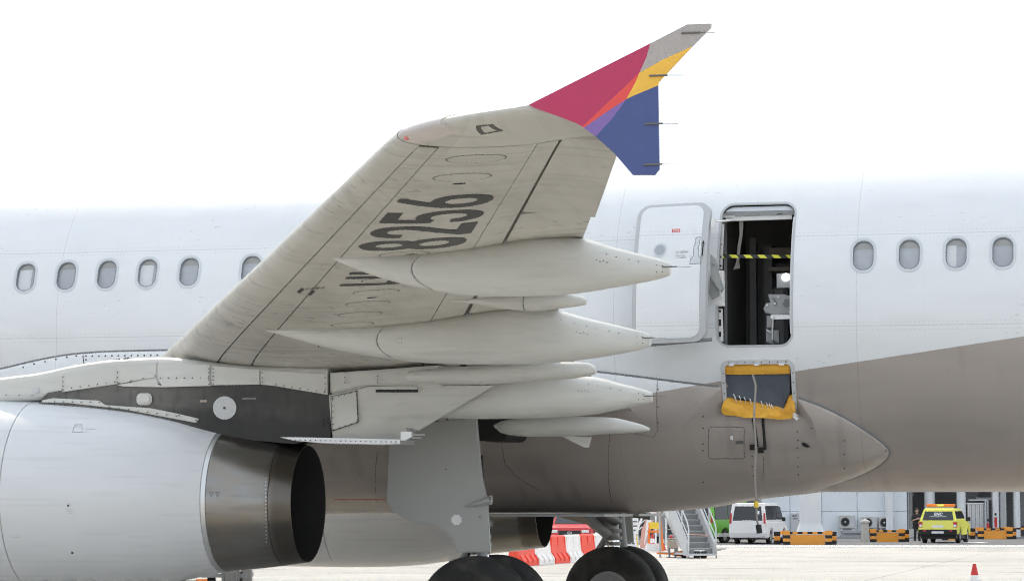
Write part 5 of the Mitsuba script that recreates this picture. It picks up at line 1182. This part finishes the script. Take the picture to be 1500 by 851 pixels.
def cone(u, v, h, label):
    c = thing('traffic_cone', label, 'traffic cone', None); Mz = site(u, v)
    def rz(z): return 0.155 * h / 0.7 * (1 - z / h) + 0.03
    def ringp(z0, z1): 
        m_ = lathe_x([(z0, 0.001), (z0, rz(z0)), (z1, rz(z1)), (z1, 0.001)], 28); q_ = m_.vertices; return trimesh.Trimesh(np.stack([q_[:, 1], q_[:, 2], q_[:, 0]], -1), m_.faces, process=False)
    add('base', box(-0.2 * h / 0.7, 0.2 * h / 0.7, -0.2 * h / 0.7, 0.2 * h / 0.7, 0, 0.05, 0.015), 'm_red', c, at=Mz)
    add('body', cat(ringp(0.05, h * 0.45), ringp(h * 0.70, h)), 'm_red', c, at=Mz, smooth=40); add('band', ringp(h * 0.45, h * 0.70), 'm_white', c, at=Mz, smooth=40)
    return c, Mz
c0, Mz0 = cone(1428, 880, 0.72, 'red traffic cone with torn white band nearest the camera at lower right'); add('torn_sleeve', tube([[0.07, -0.05, 0.42], [0.14, -0.06, 0.36], [0.11, -0.05, 0.27]], 0.016, 6), 'm_white', c0, at=Mz0)
cone(956, 805.5, 0.70, 'red traffic cone with white band under the orange step frame'); cone(969, 805.5, 0.70, 'second red traffic cone half behind the orange step frame')
# steel boarding stairs facing the camera
ss = thing('boarding_stairs', 'grey steel boarding stairs with handrails in front of the vans', 'stairs'); Ms = site(1027, 817.5, 0.33)
Wd, n_ = 0.92, 12
def step(k): return 0.18 + 0.20 * k, 0.10 + 0.215 * k     # z, y
for k in range(n_):
    z, y = step(k)
    add('step', cat(box(-Wd / 2, Wd / 2, y, y + 0.29, z + 0.155, z + 0.19)), 'm_grey', ss, at=Ms); add('riser', box(-Wd / 2, Wd / 2, y + 0.01, y + 0.03, z - 0.02, z + 0.153), 'm_mid_grey', ss, at=Ms)
def sidep(x0, x1, pts): return plate(Polygon(pts), x0, x1, lambda a, b, h: (h, a, b))
for s_ in (-1, 1):
    x = s_ * (Wd / 2 + 0.06)
    add('stringer', sidep(x - 0.05, x + 0.05, [(-0.02, 0.12), (0.18, 0.12), (2.9, 2.65), (2.9, 3.0), (2.55, 3.0), (-0.02, 0.55)]), 'm_pale_grey', ss, at=Ms)
    add('handrail', cat(tube([(x, -0.12, 0.25), (x, -0.12, 1.05), (x, 0.0, 1.28), (x, 2.9, 3.98)], 0.026, 8), tube([(x, -0.12, 0.7), (x, 0.05, 0.9), (x, 2.9, 3.55)], 0.02, 6), *[bar((x, y, 0.5 + 0.93 * y), (x, y, 1.28 + 0.93 * y), 0.022, 6) for y in (0.5, 1.2, 2.0, 2.8)]), 'm_alu', ss, at=Ms, smooth=50)
add('base_plate', cat(box(-Wd / 2 - 0.1, Wd / 2 + 0.1, -0.15, 0.3, 0.10, 0.17), box(-Wd / 2, Wd / 2, 0.2, 2.6, 0.12, 0.2)), 'm_pale_grey', ss, at=Ms)
add('stencil', box(-0.22, 0.18, 0.098, 0.106, 0.24, 0.30), 'm_white', ss, at=Ms)
add('pink_cord', bar((-Wd / 2, 0.38, 0.86), (Wd / 2 + 0.1, 0.38, 0.80), 0.018, 6), 'm_pink', ss, at=Ms)
wl = lathe_x([(-0.08, 0.03), (-0.08, 0.13), (0.08, 0.13), (0.08, 0.03)], 24)
for x in (-0.12, 0.14): q_ = wl.copy(); q_.apply_translation([x, 0.1, 0.13]); add('wheel', q_, 'm_tyre', ss, at=Ms, smooth=40)
add('leg', cat(*[bar((x, -0.05, 0), (x, -0.05, 0.4), 0.03, 8) for x in (0.56,)], *[bar((0.5, 0.2 + k * 0.5, 0.30 - 0.05 * k), (1.05, 0.2 + k * 0.5, 0.34 - 0.05 * k), 0.025, 6) for k in range(3)]), 'm_grey', ss, at=Ms)
add('tall_support', cat(*[bar((x, 2.5, 0.0), (x, 2.5, 4.2), 0.045, 8) for x in (-0.55, 0.55)], bar((-0.55, 2.5, 1.6), (0.55, 2.5, 3.0), 0.03, 6)), 'm_pale_grey', ss, at=Ms)
# white and orange stairs seen from the side
ws_ = thing('side_stairs', 'white boarding stairs with orange edge leaning left of the steel stairs', 'stairs'); Mw = site(1001, 816.5, 0.0)
SW = CAM[2] / (816.5 - 741.7)
def lx(u): return (u - 1001) * SW
def lz(v): return (816.5 - v) * SW
def lp(pts, y0, y1): return prism([(lx(u), lz(v)) for u, v in pts], y0, y1)
add('stringer', lp([(967, 735), (986, 735), (1004, 800), (1001, 806), (996, 800)], 0.0, 0.06), 'm_white', ws_, at=Mw, label='white side panel of the stairs')
add('orange_edge', lp([(984, 735), (987.5, 735), (1003.5, 803), (1000, 806)], -0.03, 0.0), 'm_orange', ws_, at=Mw)
add('far_stringer', lp([(967, 735), (986, 735), (1004, 800), (1001, 806), (996, 800)], 1.0, 1.06), 'm_white', ws_, at=Mw)
add('handrail', cat(*[tube([(lx(u), y, lz(v)) for u, v in ((988, 738), (1006, 778), (1006.5, 786), (1002, 800), (1004, 806))], 0.028, 6) for y in (-0.05, 1.05)], *[bar((lx(u), -0.05, lz(v)), (lx(u2), -0.05, lz(v2)), 0.022, 6) for u, v, u2, v2 in ((996, 757, 1002, 790), (1006, 782, 1000, 792), (999, 764, 993, 768))]), 'm_white', ws_, at=Mw)
add('hitch', cat(lp([(985, 808), (1000, 806), (1003, 811), (998, 815), (985, 813)], -0.1, 0.1), lp([(962, 808.5), (985, 809), (985, 812), (962, 811)], -0.05, 0.05)), 'm_orange', ws_, at=Mw)
add('support_wheel', lp([(998.5, 810), (1005, 810), (1004.5, 820.5), (999.5, 820.5)], -0.2, 0.2), 'm_rubber', ws_, at=Mw)
add('jack', cat(*[bar((lx(u), -0.2, 0), (lx(u), -0.2, lz(802)), 0.035, 8) for u in (980, 988.5)], *[box(lx(u) - 0.09, lx(u) + 0.09, -0.28, -0.12, 0, 0.03) for u in (980, 988.5)]), 'm_mid_grey', ws_, at=Mw)
add('tread', cat(*[lp([(970 + 2.6 * k, 742 + 8.2 * k), (990 + 2.4 * k, 742 + 8.2 * k), (990 + 2.4 * k, 743 + 8.2 * k), (970 + 2.6 * k, 743 + 8.2 * k)], 0.06, 1.0) for k in range(7)]), 'm_pale_grey', ws_, at=Mw)
gn = thing('tan_equipment_box', 'tan equipment box with a red cap beside the white stairs', 'equipment box'); Mn = site(986, 812)
add('case', box(-0.19, 0.21, 0.1, 0.7, 0.22, 0.60, 0.02), 'm_tan', gn, at=Mn); add('lid', box(-0.21, 0.18, 0.08, 0.72, 0.60, 0.63), 'm_grey', gn, at=Mn); add('cap', trimesh.creation.icosphere(2, 0.07).apply_translation([-0.06, 0.3, 0.67]), 'm_red', gn, at=Mn, smooth=True); add('leg', cat(*[bar((x, y, 0), (x, y, 0.25), 0.03) for x in (-0.15, 0.17) for y in (0.15, 0.65)]), 'm_mid_grey', gn, at=Mn)
# orange step frame
of = thing('orange_step_frame', 'orange upright step frame with a yellow board', 'step ladder'); Mo = site(968, 808); SO = CAM[2] / (808 - 741.7)
def op(pts, y0, y1): return prism([((u - 968) * SO, (808 - v) * SO) for u, v in pts], y0, y1)
add('upright', op([(962.5, 730), (966, 730), (973, 806), (969.5, 807)], -0.05, 0.05), 'm_orange', of, at=Mo); add('rear_upright', op([(951, 765), (953.5, 765), (953, 806), (950, 806)], 0.5, 0.56), 'm_orange', of, at=Mo)
add('board', op([(951.5, 764.5), (967.5, 764.5), (967, 775), (951, 774)], -0.02, 0.02), 'm_yellow', of, at=Mo); add('shelf', op([(949, 776.8), (968, 776.5), (968, 779.6), (949, 779.8)], -0.06, 0.5), 'm_orange', of, at=Mo); add('base', op([(947, 796), (970, 796), (970, 807), (947, 807)], 0.2, 0.6), 'm_white', of, at=Mo)
# pink and white stairs seen from the side, leaning the other way
ps = thing('pink_side_stairs', 'white stairs with a pink side panel rising to the right behind the landing gear', 'stairs'); Mq = site(942, 806); SQ = CAM[2] / (806 - 741.7)
def qp(pts, y0, y1): return prism([((u - 942) * SQ, (806 - v) * SQ) for u, v in pts], y0, y1)
add('side_panel', qp([(940, 776), (957, 735), (965, 735), (958, 760), (944, 806), (937, 806)], 0.0, 0.05), 'm_pink', ps, at=Mq); add('stringer', qp([(949, 742), (961, 735), (964, 735), (946, 790), (943, 800)], -0.05, 0.0), 'm_white', ps, at=Mq)
add('handrail', cat(*[tube([((u - 942) * SQ, y, (806 - v) * SQ) for u, v in ((950, 735), (931, 784), (932, 795), (937, 804))], 0.03, 6) for y in (-0.08, 0.9)], *[bar(((u - 942) * SQ, -0.08, (806 - v) * SQ), ((u + 7 - 942) * SQ, -0.02, (812 - v) * SQ), 0.022, 6) for u, v in ((934, 777), (938, 767), (943, 755))]), 'm_white', ps, at=Mq)
add('base', qp([(927, 802), (960, 802), (960, 806), (927, 806)], 0.0, 0.8), 'm_white', ps, at=Mq); add('yellow_rail', bar(((935 - 942) * SQ, -0.1, 0.0), ((932.5 - 942) * SQ, -0.1, 22 * SQ), 0.022, 6), 'm_yellow', ps, at=Mq)
# slatted white rack
rk = thing('slatted_rack', 'tall white slatted rack behind the far landing gear', 'rack'); Mk = site(925, 803); SK = CAM[2] / (803 - 741.7)
for k in range(10): add('slat', box(-0.32, 0.30, -0.02, 0.0, 0.06 + 0.19 * k, 0.19 + 0.19 * k, 0.006), 'm_white', rk, at=Mk)
add('frame', cat(*[box(x - 0.03, x + 0.03, 0.0, 0.05, 0, 2.1) for x in (-0.3, 0.0, 0.28)]), 'm_pale_grey', rk, at=Mk); add('back', box(-0.32, 0.3, 0.3, 0.32, 0, 2.0), 'm_mid_grey', rk, at=Mk)
dk = thing('dark_trailer', 'tall dark trailer behind the stairs', 'trailer'); Mt = site(985, 799.5)
add('box', box(-0.75, 0.75, 0.3, 2.5, 0.45, 2.6, 0.02), 'm_mid_grey', dk, at=Mt); add('door', box(-0.2, 0.7, 0.28, 0.3, 0.5, 2.5), 'm_black', dk, at=Mt); add('frame', cat(*[box(x - 0.03, x + 0.03, 0.22, 0.28, 0, 2.6) for x in (-0.75, -0.28, 0.72)]), 'm_white', dk, at=Mt)
for x in (-0.6, 0.6):
    q_ = wl.copy(); q_.apply_scale([1, 1.7, 1.7]); q_.apply_translation([x, 1.4, 0.22]); add('wheel', q_, 'm_tyre', dk, at=Mt, smooth=40)
# low cart under the near engine
ct = thing('low_cart', 'dark low wheeled cart glimpsed under the near engine', 'cart'); Me = site(332, 866)
add('deck', box(-0.55, 0.45, 0.0, 1.4, 0.30, 0.38), 'm_mid_grey', ct, at=Me); add('hub_gear', cat(box(-0.1, 0.28, -0.05, 0.3, 0.05, 0.46, 0.03), box(0.3, 0.52, 0, 0.4, 0.02, 0.5, 0.04), bar((-0.05, -0.08, 0.05), (-0.1, -0.08, 0.5), 0.03), bar((0.2, -0.1, 0.05), (0.24, -0.1, 0.48), 0.03)), 'm_steel_dark', ct, at=Me); add('drawbar', box(-0.66, -0.42, -0.02, 0.06, 0.16, 0.27), 'm_orange', ct, at=Me)
for x in (-0.35, 0.38): q_ = wl.copy(); q_.apply_scale([1, 1.2, 1.2]); q_.apply_translation([x, 0.2, 0.16]); add('wheel', q_, 'm_tyre', ct, at=Me, smooth=40)

# ------------------------------------------------------------------ the person beside the pickup
pe = thing('person', 'person in black with arms bent at the chest, standing beside the yellow pickup', 'person'); Mpe = site(1343.5, 792.0, 0.15)
def limb(ps, rs_):
    o_ = m3.Manifold()
    for (a_, ra), (b2, rb_) in zip(list(zip(ps, rs_))[:-1], list(zip(ps, rs_))[1:]):
        sa = m3.Manifold.sphere(ra, 20).translate(list(map(float, a_))); sb = m3.Manifold.sphere(rb_, 20).translate(list(map(float, b2))); o_ = o_ + m3.Manifold.batch_hull([sa, sb])
    return o_
def soft(m_, e=0.022, it=8):
    t_ = tm(m_.refine_to_length(e)); t_.merge_vertices(); trimesh.smoothing.filter_taubin(t_, iterations=it); return t_
skin_ = limb([(0, 0, 1.40), (0, -0.01, 1.52)], [.055, .055]) + m3.Manifold.sphere(0.098, 24).scale([0.82, 0.95, 1.18]).translate([0, -0.02, 1.60]) + m3.Manifold.sphere(0.018, 10).translate([0, -0.118, 1.59]) + m3.Manifold.sphere(0.02, 8).translate([0.082, -0.01, 1.59]) + m3.Manifold.sphere(0.02, 8).translate([-0.082, -0.01, 1.59])
for s_ in (-1, 1):
    skin_ = skin_ + limb([(s_ * 0.20, -0.02, 1.32), (s_ * 0.27, -0.03, 1.08), (s_ * 0.10, -0.27, 1.16)], [.052, .042, .034]) + limb([(s_ * 0.10, -0.27, 1.16), (s_ * 0.05, -0.31, 1.18)], [.036, .034])
    for k in range(4): skin_ = skin_ + limb([(s_ * 0.05, -0.31, 1.205 - 0.018 * k), (s_ * 0.0, -0.335, 1.20 - 0.018 * k), (-s_ * 0.025, -0.325, 1.195 - 0.018 * k)], [.011, .010, .009])
    skin_ = skin_ + limb([(s_ * 0.07, -0.30, 1.21), (s_ * 0.03, -0.325, 1.24)], [.013, .010])
skin_ = skin_ + limb([(0, 0, 0.95), (0, 0, 1.34)], [.08, .085])
fill_k = pe; add('body', soft(skin_), 'm_skin', pe, at=Mpe, smooth=True)
shirt = limb([(0, 0.0, 0.92), (0, 0, 1.12)], [.155, .16]) + m3.Manifold.batch_hull([m3.Manifold.sphere(.13, 20).translate([0, 0, 1.12]), m3.Manifold.sphere(.09, 20).translate([.14, 0, 1.35]), m3.Manifold.sphere(.09, 20).translate([-.14, 0, 1.35])])
for s_ in (-1, 1): shirt = shirt + limb([(s_ * 0.17, 0, 1.37), (s_ * 0.255, -0.03, 1.14)], [.082, .066])
add('shirt', soft(shirt), 'm_cloth_black', pe, at=Mpe, smooth=True)
pants = limb([(-.07, 0, .92), (.07, 0, .92)], [.145, .145])
for s_ in (-1, 1): pants = pants + limb([(s_ * 0.08, 0, 0.9), (s_ * 0.10, -0.01, 0.5), (s_ * 0.12, 0.01, 0.10)], [.105, .075, .062])
add('trousers', soft(pants), 'm_cloth_black', pe, at=Mpe, smooth=True)
for s_ in (-1, 1): add('shoe', soft(limb([(s_ * .12, 0.04, .05), (s_ * .135, -0.15, .04)], [.05, .042])), 'm_black', pe, at=Mpe, smooth=True)
add('hair', soft(m3.Manifold.sphere(0.106, 24).scale([0.85, 0.95, 1.1]).translate([0, 0.0, 1.635]) - m3.Manifold.cube([0.3, 0.2, 0.2], True).translate([0, -0.15, 1.55])), 'm_hair', pe, at=Mpe, smooth=True)
for s_ in (-1, 1): add('eye', trimesh.creation.icosphere(1, 0.011).apply_translation([s_ * 0.032, -0.108, 1.615]), 'm_black', pe, at=Mpe)
add('mouth', box(-0.025, 0.025, -0.113, -0.105, 1.535, 1.543), 'm_light_red', pe, at=Mpe)
